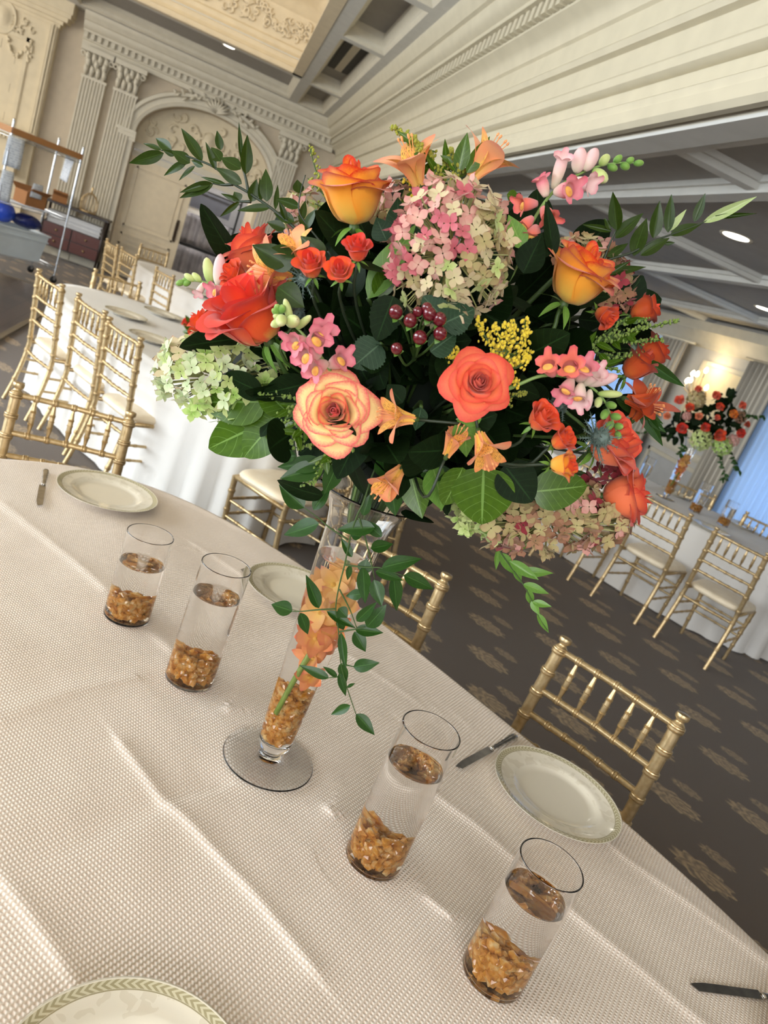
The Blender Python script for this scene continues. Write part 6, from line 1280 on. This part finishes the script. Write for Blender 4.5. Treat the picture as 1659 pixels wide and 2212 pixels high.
def carton(loc, s, rz, lab, grp=None):
    c = empty('cardboard_box', loc, rz, lab, 'box', grp); mobj('carton', MB().box(-s[0] / 2, s[0] / 2, -s[1] / 2, s[1] / 2, 0, s[2]).mesh('carton'), M['cardboard'], c)
    for q in (-1, 1): mobj('flap', MB().box(-s[0] / 2, s[0] / 2, 0, s[1] * .45, 0, .004).mesh('flap'), M['cardboard'], c, Matrix.Translation((0, q * s[1] / 2, s[2])) @ Matrix.Rotation(R(90 - 90 * q + 35 * q), 4, 'X'))
carton((-2.47, 13.85, .866), (.22, .2, .1), .2, 'small brown carton on the left of the console dresser')
# ---------- wire shelving cart
cf = Matrix.Translation((-1.83, 11.03, 0)) @ Matrix.Rotation(math.atan2(-.77, -.64), 4, 'Z')      # local x along the long side, local -y is the far side
cart = bpy.data.objects.new('shelving_cart', None); COL.objects.link(cart); cart.matrix_basis = cf; tag(cart, 'chrome wire shelving cart on casters at the upper left', 'cart')
CL, CW = 1.0, .45
for x in (0, CL):
    for y in (0, -CW):
        ps = mobj('post', turned([(x, y, .10), (x, y, 1.74)], .0125, .0125, [.1 * k for k in range(1, 10)], 10, knob=1.06).mesh('post', True, 40), M['chrome'], cart)
        mobj('post_cap', MB().lathe([(.0125, 0), (.015, .008), (.015, .02), (.008, .03), (.0005, .032)], 10).mesh('post_cap', True), M['chrome'], ps, (x, y, 1.74))
        cw = mobj('caster', MB().lathe([(.0005, -.014), (.045, -.014), (.05, 0), (.045, .014), (.0005, .014)], 16).mesh('caster', True), M['black'], cart, Matrix.Translation((x, y, .0505)) @ Matrix.Rotation(R(90), 4, 'X')); mobj('fork', MB().box(-.02, .02, -.02, .02, .0, .06).mesh('fork'), M['chrome'], cart, (x, y, .05))
def wire_shelf(z):
    m = MB()
    for zz in (z, z - .035):
        for a, b in (((0, 0), (CL, 0)), ((0, -CW), (CL, -CW)), ((0, 0), (0, -CW)), ((CL, 0), (CL, -CW))): m.tube([(*a, zz), (*b, zz)], .004, 6)
    for k in range(1, 33): x = CL * k / 33; m.tube([(x, 0, z), (x, -CW, z)], .002, 4)
    for k in range(40): x0 = CL * k / 40; m.tube([(x0, 0, z), (x0 + CL / 80, 0, z - .035), (x0 + CL / 40, 0, z)], .0018, 4, False)
    mobj('wire_shelf', m.mesh('wire_shelf'), M['chrome'], cart)
for z in (1.60, .86, .22): wire_shelf(z)
mobj('wooden_board', MB().box(-.015, CL + .015, -CW - .01, .012, 1.607, 1.675).mesh('wooden_board'), plain('light_wood_board', rgb(166, 116, 66), .6), cart)
def on_cart(x, y, z): return cf @ Vector((x, y, z))
carton(on_cart(.38, -.26, .864), (.30, .22, .16), .9, 'brown carton on the middle shelf of the cart')
M['tub'] = plain('translucent_tub', rgb(198, 208, 214), .35)
tb = bpy.data.objects.new('storage_tub', None); COL.objects.link(tb); tb.matrix_basis = cf @ Matrix.Translation((.56, -.24, .2225)); tag(tb, 'translucent grey storage tub on the lowest shelf of the cart', 'tub')
m = MB(); m.rings([[(-a, -b, z), (a, -b, z), (a, b, z), (-a, b, z)] for a, b, z in ((.34, .17, 0), (.39, .20, .34), (.41, .215, .34), (.41, .215, .36), (.385, .19, .36), (.33, .16, .012))], True, True, True); mobj('tub_body', m.mesh('tub_body'), M['tub'], tb)
mobj('tub_rib', MB().box(-.40, .40, -.205, .205, .26, .275).mesh('tub_rib'), M['tub'], tb)
def blob(name, c, r, mat, lab, cat, seed):
    me = grid_mesh(name, 20, 12, lambda u, v: ((r[0] * math.sin(math.pi * v) * math.cos(2 * math.pi * u)) * (1 + .12 * math.sin(5 * u * 6.28 + seed)), (r[1] * math.sin(math.pi * v) * math.sin(2 * math.pi * u)), r[2] * (1 - math.cos(math.pi * v)) + .015 * math.sin(9 * u * 6.28) * math.sin(math.pi * v)))
    return tag(mobj(name, me, mat, None, cf @ Matrix.Translation(c)), lab, cat)
blob('blue_bag', (.74, -.24, .5835), (.15, .13, .13), plain('royal_blue_plastic', rgb(40, 76, 190), .25), 'bright blue bulging bag on the tub, left part', 'bag', 1)
blob('navy_bag', (.38, -.24, .5835), (.20, .13, .085), plain('navy_plastic', rgb(14, 30, 96), .35), 'navy blue bag on the tub, right part', 'bag', 2)
t = NT('printed_paper'); co = t.coord('Object'); x, y, z = t.sep(co); ln = t.math('MULTIPLY', t.math('GREATER_THAN', t.math('FRACT', t.math('MULTIPLY', z, 38.0)), .6), t.math('GREATER_THAN', t.noise(30, co, 1.0), .48))
t.base(t.mix(t.math('MULTIPLY', ln, .45), rgb(222, 230, 240), rgb(110, 130, 160))).p(rough=.7); M['paper'] = t.m
def sheet(c, w, h, rz, lab, tilt=0.0):
    me = grid_mesh('paper_sheet', 4, 6, lambda u, v: ((u - .5) * w, .012 * math.sin(u * 3 + v * 2), -v * h)); o = tag(mobj('paper_sheet', me, M['paper'], None, cf @ Matrix.Translation(c) @ Matrix.Rotation(rz, 4, 'Z') @ Matrix.Rotation(tilt, 4, 'Y')), lab, 'paper', 'papers hung on the cart'); o.modifiers.new('thick', 'SOLIDIFY').thickness = .001
sheet((-.01, -.20, 1.585), .17, .30, R(90), 'white printed sheet hanging at the right end of the cart', R(6))
sheet((.93, .012, 1.585), .22, .34, 0, 'white printed sheet hanging at the left end of the cart')
sheet((.42, -.12, 1.15), .20, .17, .3, 'white sheet on the carton of the cart')
sheet((.95, .014, 1.2), .16, .35, 0, 'lower white sheet at the left end of the cart')
# unseen warm light added inside the raised tray to brighten its frieze
lw = bpy.data.lights.new('tray_warm_light', 'AREA'); lw.shape = 'RECTANGLE'; lw.size = 5.0; lw.size_y = .1; lw.energy = 6; lw.color = (1, .86, .62)
lo = bpy.data.objects.new('tray_warm_light', lw); COL.objects.link(lo); lo.location = (-2.2, TY - .8, ZC + .75); lo.rotation_euler = (R(75), 0, 0); lo['kind'] = 'helper'
